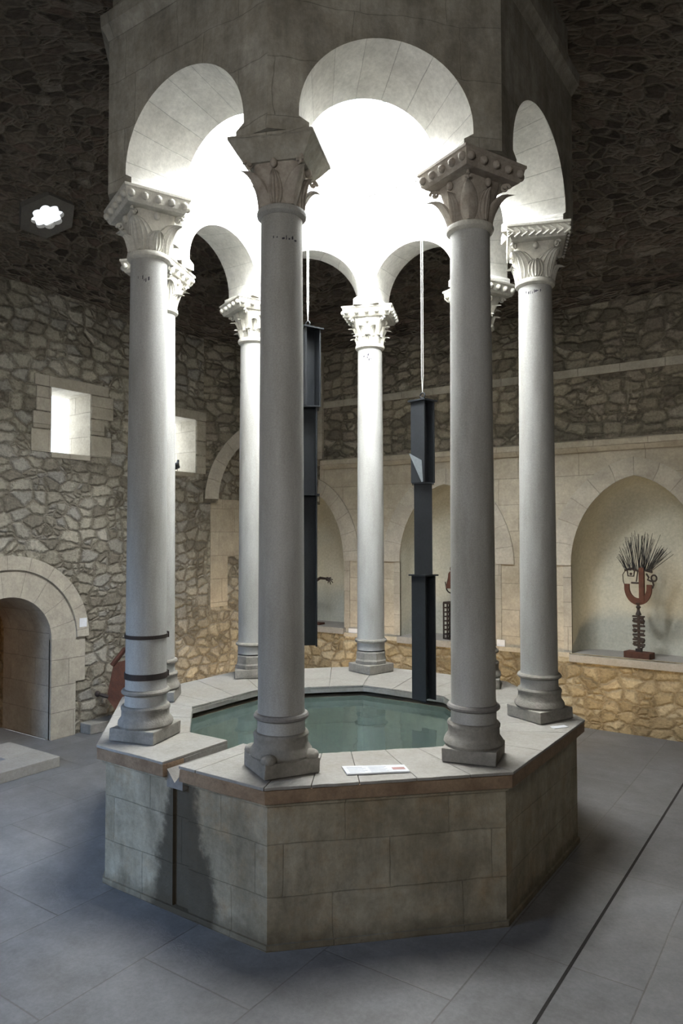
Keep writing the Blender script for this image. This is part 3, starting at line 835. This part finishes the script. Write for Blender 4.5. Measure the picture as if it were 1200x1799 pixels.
    if mark:
        for (dz, an0, sw) in mark:
            for q in range(9):
                mk = MB()
                if random.random() < .35: continue
                th = an0 + rad(q * sw * .8 + random.uniform(-4, 4)); z = H - dz + random.uniform(-.012, .012); r = .1268 + (.360 - 0) * 0
                zz = z; rr = .140 - .0135 * ((zz - .36) / (H - .39)) ** 1.3 + .0004
                hh = random.uniform(.005, .016); ww = rad(sw * random.uniform(.08, .4))
                mk.add([(rr * math.cos(th - ww), rr * math.sin(th - ww), zz - hh), (rr * math.cos(th + ww), rr * math.sin(th + ww), zz - hh * .7),
                        (rr * math.cos(th + ww), rr * math.sin(th + ww), zz + hh), (rr * math.cos(th - ww), rr * math.sin(th - ww), zz + hh * .5)], [(0, 1, 2, 3)])
                mk.build('dark_scratch', 'ink', t, fix=False)
    return t
def z_w(z): return .020 if z < .5 else .012

def toward(i, deg=0):        # local angle on column i that faces the camera
    a = ca(i); X, Y = RC * math.cos(a), RC * math.sin(a)
    return math.atan2(CAMP.y - Y, CAMP.x - X) - a + rad(deg)
column(1, 'nearest grey stone column, with a weathered dark capital, left of the white information panel', dict(base='spurs', cap='smooth', band='none', abmat='arcade'), rad(62), psize=.35, capmat='capital_dark', mark=[(.19, toward(1, -40), 13)])
column(2, 'grey stone column right of the white information panel, its square plinth seen flat on', dict(base='drum', cap='smooth', band='balls'), rad(13), psize=.34, capmat='capital_dark')
column(3, 'rightmost grey column, with a woven rope band above its carved leaf capital', dict(base='drum', cap='palm', band='rope'), rad(66), psize=.35, mark=[(.10, toward(3, -30), 8)])
column(4, 'column hidden behind the right front column, only its capital edge showing', dict(base='drum', cap='acanthus', band='balls'), rad(22))
column(5, 'far column in the middle, with a two tier leaf capital and an octagonal base', dict(base='octagon', cap='acanthus', band='balls'), rad(75), psize=.33, mark=[(.12, toward(5, -35), 11), (.15, toward(5, -20), 9)])
column(6, 'far column just left of the nearest one, half hidden by it', dict(base='octagon', cap='acanthus', band='balls'), rad(42), psize=.34)
column(7, 'far left column mostly hidden behind the column with black iron bands', dict(base='drum', cap='palm', band='balls'), rad(38), psize=.34)
column(8, 'left column with two black iron bands round its foot and a ribbed leaf capital', dict(base='drum', cap='palm', band='balls'), rad(16), bands=(.70, .43), psize=.35, mark=[(.19, toward(8, -35), 6)])

# ------------------------------------------------------------------ pool
pool = empty('stone_pool', (0, 0, 0), 'raised octagonal stone pool with pale coping on a patchy ashlar wall, holding greenish water', 'pool')
def line_isect(a1, d1, a2, d2):
    n1 = (math.cos(a1), math.sin(a1)); n2 = (math.cos(a2), math.sin(a2)); det = n1[0] * n2[1] - n1[1] * n2[0]
    return ((d1 * n2[1] - d2 * n1[1]) / det, (n1[0] * d2 - n2[0] * d1) / det)
IN = {-90: 1.20, -45: 1.20, 0: 1.20, 45: .98, 90: .86, 135: .83, 180: 1.0, 225: 1.17}
angs = [-90, -45, 0, 45, 90, 135, 180, 225]
inpoly = [line_isect(rad(angs[k - 1]), IN[angs[k - 1]], rad(angs[k]), IN[angs[k]]) for k in range(8)]   # vertex k lies between face k-1 and face k
def outpoly(ap): return [line_isect(rad(angs[k - 1]), ap, rad(angs[k]), ap) for k in range(8)]
OUT = outpoly(1.777); CH = (-.085, .055)
def lerp(p, q, s): return (p[0] + (q[0] - p[0]) * s, p[1] + (q[1] - p[1]) * s)
cuts = {-90: [0, 'ch', .62, 1], -45: [0, .18, .37, .60, .82, 1], 0: [0, .35, .7, 1], 45: [0, .5, 1], 90: [0, .28, .62, 1], 135: [0, .33, .66, 1], 180: [0, .4, .75, 1], 225: [0, .45, 1]}
for k, an in enumerate(angs):
    o0, o1 = OUT[k], OUT[(k + 1) % 8]; i0, i1 = inpoly[k], inpoly[(k + 1) % 8]
    segs = []
    if an == -90:
        def atx(x): return (x - o0[0]) / (o1[0] - o0[0])
        def ati(x): return (x - i0[0]) / (i1[0] - i0[0])
        segs = [((0, atx(CH[0])), (0, ati(CH[0]))), ((atx(CH[1]), atx(.20)), (ati(CH[1]), ati(.20))), ((atx(.20), 1), (ati(.20), 1))]
    else:
        c = cuts[an]; segs = [((c[q], c[q + 1]), (c[q], c[q + 1])) for q in range(len(c) - 1)]
    for (s0, s1), (r0, r1) in segs:
        dz = random.uniform(-.0025, .0025)
        quad = [lerp(o0, o1, s0 + .0015), lerp(o0, o1, s1 - .0015), lerp(i0, i1, r1 - .0015), lerp(i0, i1, r0 + .0015)]
        b = MB(); b.prism(quad, KZ - .018, KZ + 0); b.build('coping_slab', 'coping', pool, bev=.004, cut=.14, rough=.003)
# brown course under the coping and thin moulding, then the wall; the front left face is notched by the overflow
def ringpoly(name, oap, iap_poly, z0, z1, mat, notch=None, bev=0, rough=0, cut=0, nd_=0):
    """solid ring; notch = (x0,x1) cuts the -90 face all the way through"""
    o = outpoly(oap)
    out = []; inn = []
    out = list(o); inn = list(iap_poly)
    b = MB()
    if notch:
        # start after the notch and go round once
        yo = -oap; yi = iap_poly[0][1]
        po = [(notch[1], yo)] + [o[k % 8] for k in range(1, 9)] + [(notch[0], yo)]
        pi_ = [(notch[1], yi)] + [iap_poly[k % 8] for k in range(1, 9)] + [(notch[0], yi)]
        n = len(po); v = [(p[0], p[1], z) for z in (z0, z1) for p in po + pi_]
        f = []
        for q in range(n - 1):
            f += [(q, q + 1, 2 * n + q + 1, 2 * n + q), (n + q, 2 * n + n + q, 3 * n + q + 1, n + q + 1),
                  (2 * n + q, 2 * n + q + 1, 3 * n + q + 1, 3 * n + q), (q, n + q, n + q + 1, q + 1)]
        f += [(0, 2 * n, 3 * n, n), (n - 1, 2 * n - 1, 4 * n - 1, 3 * n - 1)]
        b.add(v, f)
    else:
        n = 8; v = [(p[0], p[1], z) for z in (z0, z1) for p in list(o) + list(iap_poly)]
        f = []
        for q in range(n):
            r = (q + 1) % n
            f += [(q, r, 16 + r, 16 + q), (8 + q, 24 + q, 24 + r, 8 + r), (16 + q, 16 + r, 24 + r, 24 + q), (q, 8 + q, 8 + r, r)]
        b.add(v, f)
    return b.build(name, mat, pool, bev=bev, rough=rough, cut=cut)
ring_in = [(x * 1.012, y * 1.012) for x, y in inpoly]
ringpoly('brown_course', 1.773, outpoly(1.60), KZ - .096, KZ - .019, 'brick', notch=CH, bev=.005, cut=.2, rough=.007)
ringpoly('coping_bed', 1.599, inpoly, KZ - .060, KZ - .019, 'coping', notch=CH, bev=.004, cut=.2, rough=.005)
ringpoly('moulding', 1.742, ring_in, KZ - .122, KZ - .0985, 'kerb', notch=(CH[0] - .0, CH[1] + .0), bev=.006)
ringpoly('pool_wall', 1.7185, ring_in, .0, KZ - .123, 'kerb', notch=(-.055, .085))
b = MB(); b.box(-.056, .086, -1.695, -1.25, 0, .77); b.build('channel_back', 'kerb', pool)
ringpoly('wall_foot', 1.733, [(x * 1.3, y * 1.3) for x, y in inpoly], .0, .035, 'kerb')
# channel floor
ch = MB(); ch.add([(CH[0], -1.742, KZ - .05), (-.015, -1.742, KZ - .125), (CH[1], -1.742, KZ - .05), (CH[0], -1.15, KZ - .06), (-.015, -1.15, KZ - .105), (CH[1], -1.15, KZ - .06),
                   (CH[0], -1.742, KZ - .16), (CH[1], -1.742, KZ - .16), (CH[0], -1.15, KZ - .2), (CH[1], -1.15, KZ - .2)],
                  [(0, 1, 4, 3), (1, 2, 5, 4), (0, 6, 7, 2, 1), (3, 4, 5, 9, 8), (0, 3, 8, 6), (2, 7, 9, 5)])
ch.build('overflow_channel', 'base_ring', pool)
fl_ = MB(); fl_.prism([(x * 1.01, y * 1.01) for x, y in inpoly], .25, .30); fl_.build('basin_floor', 'basin', pool)
w = mesh_obj('pool_water', [(x * 1.008, y * 1.008, KZ - .10) for x, y in inpoly], [tuple(range(8))], 'water', fix=False)
tag(w, 'still grey green water filling the octagonal pool', 'water', kind='stuff')

# information panel and small cards
def card(name, pts, z, h, label, cat, grp=None, extras=None):
    cx = sum(p[0] for p in pts) / 4; cy = sum(p[1] for p in pts) / 4
    t = empty(name, (cx, cy, z), label, cat, grp)
    b = MB(); b.prism([(p[0] - cx, p[1] - cy) for p in pts], 0, h); b.build('board', 'card', t)
    def at(u, v): 
        p = lerp(lerp(pts[0], pts[1], u), lerp(pts[3], pts[2], u), v); return (p[0] - cx, p[1] - cy)
    for (u0, u1, v0, v1, mat, nm) in (extras or []):
        b = MB(); b.prism([at(u0, v0), at(u1, v0), at(u1, v1), at(u0, v1)], h, h + .0006); b.build(nm, mat, t)
    return t
# panel corners: near-left, near-right, far-right, far-left
panel = [(1.004, -1.347), (1.281, -1.097), (1.154 + .04, -.991 - .02), (.897, -1.219 - .03)]
ex = [(.76, .96, .30, .62, 'red_ink', 'red_picture')]
for q in range(5): ex.append((.06, .30 + .05 * (q % 2), .14 + .15 * q, .17 + .15 * q, 'grey_ink', 'text_line')); ex.append((.40, .68 - .04 * (q % 2), .14 + .15 * q, .17 + .15 * q, 'grey_ink', 'text_line'))
card('information_panel', panel, KZ + .004, .008, 'long white information panel lying on the coping between the two front columns', 'sign', None, ex)
card('paper_label', [(1.672, .335), (1.742, .44), (1.70, .475), (1.628, .37)], KZ + .001, .003, 'small white card lying on the coping corner beside the rightmost column', 'label', None)
def wall_card(x0, x1, y0, y1, z0, z1, label):
    t = empty('paper_label', ((x0 + x1) / 2, (y0 + y1) / 2, z0), label, 'label')
    b = MB(); b.box(x0 - (x0 + x1) / 2, x1 - (x0 + x1) / 2, y0 - (y0 + y1) / 2, y1 - (y0 + y1) / 2, 0, z1 - z0); b.build('card', 'card', t)
wall_card(XL + .0560, XL + .060, .405, .505, 1.25, 1.355, 'small white card on the stone arch of the left doorway')
wall_card(-2.63, -2.46, YB - .030, YB - .021, .88, .95, 'small white card on the back wall just left of the slim middle column')
wall_card(-.30, -.19, YB - .030, YB - .021, .88, .97, 'small white card on the back wall between the two right front columns')

# ------------------------------------------------------------------ hanging steel beams
def hsec(mb, w, d, tk, z0, z1, rot, x=0, y=0, slant=0):
    mt = Matrix.Translation((x, y, 0)) @ Matrix.Rotation(rot, 4, 'Z')
    mb.box(-w / 2, w / 2, -d / 2, -d / 2 + tk, z0, z1, mt); mb.box(-w / 2, w / 2, d / 2 - tk, d / 2, z0, z1, mt)
    mb.box(-tk / 2, tk / 2, -d / 2 + tk, d / 2 - tk, z0, z1, mt)
def plate(mb, w, d, z, rot, tk=.012):
    mb.box(-w / 2, w / 2, -d / 2, d / 2, z - tk / 2, z + tk / 2, Matrix.Rotation(rot, 4, 'Z'))
def beam(x, y, zb, zt, joints, rots, label, cabletop, w=.15):
    t = empty('steel_beam', (x, y, zb), label, 'beam', None)
    zs = [0] + [z - zb for z in joints] + [zt - zb]
    for q in range(len(zs) - 1):
        b = MB(); hsec(b, w, w * .92, .014, zs[q] + .006, zs[q + 1] - .006, rots[q]); b.build('beam_section', 'steel', t, bev=.002, seg=1)
    for q in range(1, len(zs)):
        b = MB(); plate(b, w * 1.22, w * 1.15, zs[q], rots[q - 1]); b.build('joint_plate', 'steel', t)
    L = zt - zb
    b = MB(); b.tube([(0, 0, L + .006), (0, 0, L + .03)], .012, 10)
    pts = [(.022 * math.cos(a), 0, L + .05 + .022 * math.sin(a)) for a in [k / 12 * 2 * PI for k in range(13)]]
    b.tube(pts, .006, 8, False); b.build('lifting_eye', 'steel', t, smooth=True)
    b = MB()
    for s in (-1, 1): b.tube([(0, 0, L + .075), (s * .008, 0, L + .22), (s * .009, 0, cabletop - zb)], .0035, 8)
    b.build('cable', 'cable', t, smooth=True)
    return t
bA = beam(.51, .53, .945, 3.46, [1.99, 2.76], [rad(-12), rad(28), rad(-12)], 'dark steel beam hanging over the pool from a cable, right of the slim middle column', 7.79)
# slanted plate where the upper and middle lengths meet
b = MB()
cr = Vector((.86, .50, 0)).normalized(); cc = Vector((.471, -.882, 0)).normalized() * .125
tp = [cc + cr * u + Vector((0, 0, z)) for u, z in ((-.115, 2.06), (-.01, 2.00), (.0, 1.825), (-.012, 1.82))]
bt = [p + cc * .12 for p in tp]
b.add(tp + bt, [(0, 1, 2, 3), (7, 6, 5, 4), (0, 1, 5, 4), (1, 2, 6, 5), (2, 3, 7, 6), (3, 0, 4, 7)])
M['lit_steel'] = plain('lit_blue_steel', (.30, .34, .37), (.2, .23, .25), 6, .45, .001, metal=.2)  # pale copy of the beam steel; light on the plate put into its colour
o = b.build('slanted_plate', 'lit_steel', bA); o['label'] = 'slanted steel plate painted pale as if lit'
beam(-.345, .05, 1.385, 4.10, [2.67, 3.42], [rad(-52), rad(-52), rad(-20)], 'dark steel beam hanging over the pool from a cable, half hidden behind the nearest column', 7.79, w=.17)

# ------------------------------------------------------------------ sculptures
def frame_face(t): pass
s1 = empty('iron_sculpture', (1.42, YB + .12, .87), 'rusty iron head with a crown of wire bristles standing in the right niche', 'sculpture', rz=rad(-12))
b = MB(); b.box(-.155, .155, -.075, .075, 0, .075); b.build('base_block', 'rust', s1, bev=.004)
b = MB()
pts = [(0, 0, .07), (0, 0, .12)]
b.box(-.035, .035, -.02, .02, .075, .11)
z = .12
zig = [(-.0, .10)]
for q in range(8):
    x = -.065 if q % 2 else .065
    zig += [(x, .135 + q * .047), (x, .160 + q * .047)] if False else [(x, .135 + q * .046), (-x * .9, .150 + q * .046)]
b.tube([(p[0], 0, p[1]) for p in zig], .012, 8)
b.tube([(0, 0, .10), (0, 0, .60)], .017, 8)
for q in range(7):
    b.box(-.07, .07, -.014, .014, .15 + q * .055, .17 + q * .055)
for q in range(3): b.sphere((.045 * (-1) ** q, 0, .20 + q * .12), .026)
b.lathe([(.012, .50), (.035, .51), (.020, .55), (.012, .575), (.03, .60), (.015, .62), (.03, .65)], 12)
b.build('twisted_stem', 'iron', s1, smooth=True)
b = MB()
U = []
N = 20; ro, ri = .165, .105
vo = []; vi = []
for q in range(N + 1):
    a = PI + PI * q / N
    vo.append((ro * math.cos(a), .83 + .205 * math.sin(a))); vi.append((ri * math.cos(a), .83 + .125 * math.sin(a)))
vo = [(-ro, .87)] + vo + [(ro, .87)]; vi = [(-ri, .87)] + vi + [(ri, .87)]
n = len(vo); V = [(p[0], y, p[1]) for y in (-.012, .012) for p in vo + vi]
F = []
for q in range(n - 1):
    F += [(q, q + 1, n + q + 1, n + q), (2 * n + q, 3 * n + q, 3 * n + q + 1, 2 * n + q + 1), (q, 2 * n + q, 2 * n + q + 1, q + 1), (n + q, n + q + 1, 3 * n + q + 1, 3 * n + q)]
F += [(0, n, 3 * n, 2 * n), (n - 1, 3 * n - 1, 4 * n - 1, 2 * n - 1)]
b.add(V, F); b.build('jaw_plate', 'rust', s1)
b = MB(); b.box(.015, .075, -.016, .016, .66, 1.07); b.build('nose_bar', 'rust', s1)
b = MB()
b.tube([(-.16, 0, 1.03), (-.08, 0, 1.055), (0, 0, 1.03), (.08, 0, 1.04), (.17, 0, 1.02)], .013, 8)
b.tube([(-.145, 0, 1.04), (-.185, 0, .98), (-.18, 0, .90), (-.165, 0, .86)], .005, 6)
b.tube([(-.08, 0, .885), (.05, 0, .885)], .011, 8); b.tube([(0, 0, 1.03), (-.02, 0, .90)], .007, 6)
b.build('face_frame', 'iron', s1, smooth=True)
b = MB()
b.tube([(-.14 + .05 * math.cos(a), 0, .985 + .038 * math.sin(a)) for a in [k / 10 * 2 * PI for k in range(11)]] if False else [(-.13, 0, 1.03), (-.12, 0, .965), (-.05, 0, .965), (-.04, 0, 1.03)], .008, 6)
b.sphere((-.085, 0, .99), .016); b.build('eye', 'iron', s1, smooth=True)
b = MB(); b.tube([(.10, 0, 1.0), (.13, 0, .955), (.115, 0, .93), (.16, 0, .91)], .011, 8)
b.tube([(.19 + .032 * math.cos(a), 0, .95 + .036 * math.sin(a)) for a in [k / 12 * 2 * PI for k in range(13)]], .010, 8, False)
b.tube([(.17, 0, .92), (.185, 0, .87), (.17, 0, .83)], .010, 8); b.build('ear', 'iron', s1, smooth=True)
rnd = random.Random(3)
fans = [(-.14, 118, 9, .22, 6), (-.04, 100, 13, .40, 8), (.02, 90, 16, .46, 10), (.07, 80, 16, .44, 10), (.11, 62, 14, .34, 12), (.14, 48, 14, .32, 12), (-.09, 108, 7, .30, 8)]
for (x0, an, cnt, ln, spread) in fans:
    for q in range(cnt):
        aa = rad(an + rnd.uniform(-spread, spread)); l = ln * rnd.uniform(.82, 1.05); yy = rnd.uniform(-.04, .04)
        st0 = Vector((x0 + rnd.uniform(-.02, .02), yy * .3, 1.03))
        bb = MB(); bb.tube([st0, st0 + Vector((math.cos(aa) * l, yy * 2, math.sin(aa) * l))], [.0035, .0022], 5); bb.build('bristle', 'wire', s1)

s2 = empty('iron_sculpture', (-1.00, YB + .10, .90), 'small rusty figure on a black lattice pedestal in the middle niche, half hidden', 'sculpture', rz=rad(-15))
b = MB()
for x in (-.10, -.034, .034, .10):
    for y in (-.06, .06): b.box(x - .008, x + .008, y - .008, y + .008, 0, .50)
for q in range(9):
    zz = q * .0605
    for y in (-.06, .06): b.box(-.108, .108, y - .007, y + .007, zz, zz + .014)
    for x in (-.10, .10): b.box(x - .007, x + .007, -.06, .06, zz, zz + .014)
b.box(-.105, .105, -.05, .05, .0, .012); b.box(-.105, .105, -.065, .065, .50, .512)
b.build('lattice_pedestal', 'iron', s2)
b = MB(); b.tube([(0, 0, .51), (0, 0, .66)], .008, 8)
b.tube([(.10 * math.cos(a), 0, .70 + .07 * math.sin(a)) for a in [PI + k / 12 * PI for k in range(13)]], .009, 8)
b.tube([(-.10, 0, .70), (-.12, 0, .78)], .007, 6); b.build('curved_cradle', 'iron', s2, smooth=True)
b = MB(); b.lathe([(.085, .70), (.075, .76), (.055, .84), (.05, .90), (.03, .93)], 16); b.sphere((.02, 0, .965), .045, 12, 8, (1, .9, 1.1)); b.tube([(.04, 0, .88), (.09, 0, .82), (.07, 0, .76)], .014, 8)
b.build('figure', 'rust', s2, smooth=True)

s3 = empty('iron_sculpture', (-3.33, YB + .10, .95), 'black iron arm with an open hand reaching out from behind the left hanging beam', 'sculpture', rz=0)
b = MB(); b.box(-.12, .12, -.07, .07, 0, .03); b.build('base_block', 'rust', s3)
b = MB(); b.tube([(-.04, 0, .03), (-.05, 0, .35), (-.02, 0, .66), (.10, -.02, .72), (.22, -.04, .715)], [.03, .03, .03, .022, .018], 10)
b.sphere((.25, -.04, .71), .032, 10, 8, (1.2, .5, 1))
for q, (aa, l) in enumerate(((35, .06), (5, .085), (-20, .10), (-48, .09), (-80, .06))):
    e0 = Vector((.262, -.04, .71)); d1 = Vector((math.cos(rad(aa)), 0, math.sin(rad(aa)))); d2 = Vector((math.cos(rad(aa - 25)), 0, math.sin(rad(aa - 25))))
    b.tube([e0, e0 + d1 * l * .6, e0 + d1 * l * .6 + d2 * l * .5], [.010, .009, .006], 8)
b.build('arm', 'iron', s3, smooth=True)

# rusty sculpture by the left wall behind the banded column
s4 = empty('iron_sculpture', (-3.50, .78, 0), 'large folded rusty plate sculpture by the left wall, showing left of the banded column', 'sculpture', rz=rad(35))
b = MB()
def plate3(mb, pts, tk):
    pts = [Vector(p) for p in pts]; nrm = (pts[1] - pts[0]).cross(pts[2] - pts[0]).normalized() * tk; n = len(pts)
    mb.add(pts + [p + nrm for p in pts], [tuple(range(n))[::-1], tuple(range(n, 2 * n))] + [(i, (i + 1) % n, n + (i + 1) % n, n + i) for i in range(n)])
plate3(b, [(-.30, 0, .42), (-.22, 0, .82), (.10, .05, .90), (.16, .05, .15), (.0, 0, .0)], .02)
b.build('folded_plate', 'rust', s4)
b = MB(); plate3(b, [(.16, .05, .0), (.16, .05, .9), (.34, -.25, .95), (.36, -.28, 0)], .02); b.build('side_plate', 'rust', s4)
b = MB(); b.tube([(-.24, 0, .80), (-.10, .02, .98), (.10, .04, 1.0), (.25, 0, 1.08)], .03, 8); b.build('curled_bar', 'rust', s4, smooth=True)
b = MB(); b.tube([(-.40, -.02, .47), (-.28, 0, .43)], .022, 8); b.sphere((-.40, -.02, .47), .035); b.build('spike', 'iron', s4, smooth=True)

# ------------------------------------------------------------------ pigeon on the second window sill
pg = empty('pigeon', (XL - .13, 2.06, 3.212), 'dark pigeon perched on the sill of the window behind the banded column', 'bird', rz=rad(115))
b = MB()
n = 14
prof = [(-.155, .030, .006, .004), (-.11, .040, .016, .010), (-.07, .060, .030, .028), (-.03, .075, .042, .044), (.01, .085, .045, .050), (.045, .100, .036, .042), (.062, .125, .024, .026), (.070, .148, .020, .020), (.078, .165, .019, .018), (.092, .170, .012, .011), (.100, .170, .004, .004)]
v = []; f = []
for (x, z, ry, rz_) in prof:
    for k in range(n): v.append((x, ry * math.cos(2 * PI * k / n), z + rz_ * math.sin(2 * PI * k / n)))
for q in range(len(prof) - 1):
    for k in range(n): f.append((q * n + k, q * n + (k + 1) % n, (q + 1) * n + (k + 1) % n, (q + 1) * n + k))
f += [tuple(range(n)), tuple(range((len(prof) - 1) * n, len(prof) * n))]
b.add(v, f); b.build('body', 'pigeon', pg, smooth=True)
b = MB(); b.tube([(.096, 0, .168), (.118, 0, .162)], [.005, .001], 6); b.build('beak', 'iron', pg)
for s in (-1, 1):
    b = MB(); b.tube([(.005, s * .02, .045), (.008, s * .02, .004), (.03, s * .02, .002)], .004, 6); b.build('leg', 'rust', pg)
    b = MB(); b.sphere((-.035, s * .040, .075), .05, 12, 8, (1.7, .22, .6)); b.build('wing', 'pigeon', pg, smooth=True)

# ------------------------------------------------------------------ low stone frame in the floor at left, and low block by the wall
fr = empty('stone_hearth', (-3.6, -1.05, 0), 'low square stone frame round a lit pit in the floor at the left edge', 'stone frame')
X0, X1, Y0, Y1 = -4.02, -3.12, -1.75, -.43
for q, (a0, a1, b0, b1) in enumerate(((X1 - .36, X1, Y0, Y1), (X0, X1 - .361, Y1 - .36, Y1), (X0, X1 - .361, Y0, Y0 + .36), (X0, X0 + .14, Y0 + .361, Y1 - .361))):
    b = MB(); b.box(a0 + 3.6, a1 + 3.6, b0 + 1.05, b1 + 1.05, 0, .105); b.build('frame_stone', 'coping', fr, bev=.008, rough=.003)
b = MB(); b.box(X0 + .14 + 3.6, X1 - .36 + 3.6, Y0 + .36 + 1.05, Y1 - .36 + 1.05, .001, .012); b.build('pit_floor', 'rubble_low', fr)
lb = MB(); lb.box(-.10, .10, -.62, .62, 0, .12)
o = lb.build('stone_step', 'base', bev=.01, rough=.004, cut=.3); o.location = (-3.94, 1.08, 0)
tag(o, 'low rough stone block along the foot of the left wall, right of the doorway', 'stone block')

# ------------------------------------------------------------------ light
LP = 720
wd = D.worlds.new('World'); bpy.context.scene.world = wd; wd.use_nodes = True
bg = wd.node_tree.nodes['Background']; bg.inputs[0].default_value = (.86, .93, 1, 1); bg.inputs[1].default_value = 2.0
def area(name, loc, rot, size, power, col, size_y=None, spread=PI, shape=None):
    l = D.lights.new(name, 'AREA'); l.energy = power; l.color = col; l.size = size
    if shape: l.shape = shape
    if size_y: l.shape = 'RECTANGLE'; l.size_y = size_y
    l.spread = spread
    o = D.objects.new(name, l); COL.objects.link(o); o.location = loc; o.rotation_euler = rot; return o
for k in range(8):
    th = rad(45 * k); o = area('lantern_daylight', (1.72 * math.cos(th), 1.72 * math.sin(th), 7.25), (0, 0, 0), 1.1, LP, (.92, .96, 1.0), 1.0)
    o.rotation_euler = Vector((-math.cos(th), -math.sin(th), -.35)).to_track_quat('-Z', 'Z').to_euler()
# windows of the left wall
area('window_light', (XL - .50, .60, 3.66), (0, rad(-90), 0), 1.0, 30, (.85, .93, 1.0), 1.3)
area('window_light', (XL - .50, 2.30, 3.6), (0, rad(-90), 0), 1.0, 30, (.85, .93, 1.0), 1.3)
# warm lamps
area('passage_lamp', (-6.5, -.3, 1.6), (rad(-90), 0, 0), .5, 45, (1, .50, .16))
area('pit_lamp', (-3.78, -1.1, .10), (0, 0, 0), .2, .5, (1, .62, .22))
def spot_up(x, y, z, tx, ty, tz, power, size=.25, col=(1, .72, .38)):
    d = Vector((tx - x, ty - y, tz - z)); o = area('uplighter', (x, y, z), (0, 0, 0), size, power, col)
    o.rotation_euler = d.to_track_quat('-Z', 'Y').to_euler(); o.data.spread = rad(115); return o

for (x, y, tx, ty, tz, pw) in ((-2.7, 3.1, -4.05, 3.2, .9, 10), (-3.0, 2.2, -4.05, 2.6, .7, 7), (-3.3, 1.0, -4.05, 1.3, .2, 1.5), (-2.2, 3.0, -2.4, 4.08, .8, 9), (-.6, 3.0, -.7, 4.2, 1.0, 9), (1.0, 3.0, 1.0, 4.2, 1.0, 9), (2.6, 3.0, 2.5, 4.1, .9, 9)):
    spot_up(x, y, .08, tx, ty, tz, pw * .8, .3)
def fill(loc, tgt, size, power, col, spr=180):
    d = Vector(tgt) - Vector(loc); o = area('entrance_fill', loc, (0, 0, 0), size, power, col); o.rotation_euler = d.to_track_quat('-Z', 'Y').to_euler(); o.data.spread = rad(spr)
fill((-2.6, -6.4, 3.0), (-2.1, -2.9, 0), 1.6, 85, (.36, .60, 1.0), 75)
fill((3.2, -7.3, 3.9), (0, 0, 3.4), 2.0, 135, (1.0, .96, .90))  # added fill from behind the camera, brightens the fronts of the columns
# daylight above the star shaped oculus
o = area('oculus_daylight', OC - on * .35, (0, 0, 0), .9, 12, (.9, .95, 1)); o.rotation_euler = (-(-on)).to_track_quat('-Z', 'Y').to_euler() if False else on.to_track_quat('-Z', 'Y').to_euler()
# ------------------------------------------------------------------ camera
cam = D.cameras.new('Camera'); co = D.objects.new('Camera', cam); COL.objects.link(co)
co.location = CAMP
rot = Matrix((r2, u2, -fwd)).transposed(); co.rotation_euler = rot.to_euler()
cam.sensor_fit = 'VERTICAL'; cam.sensor_height = 36; cam.lens = FPX / 1799 * 36; cam.clip_start = .05
sc = bpy.context.scene; sc.camera = co
sc.view_settings.view_transform = 'Standard'; sc.view_settings.look = 'None'; sc.view_settings.gamma = 1; sc.view_settings.use_curve_mapping = False
sc.view_settings.exposure = -0.22
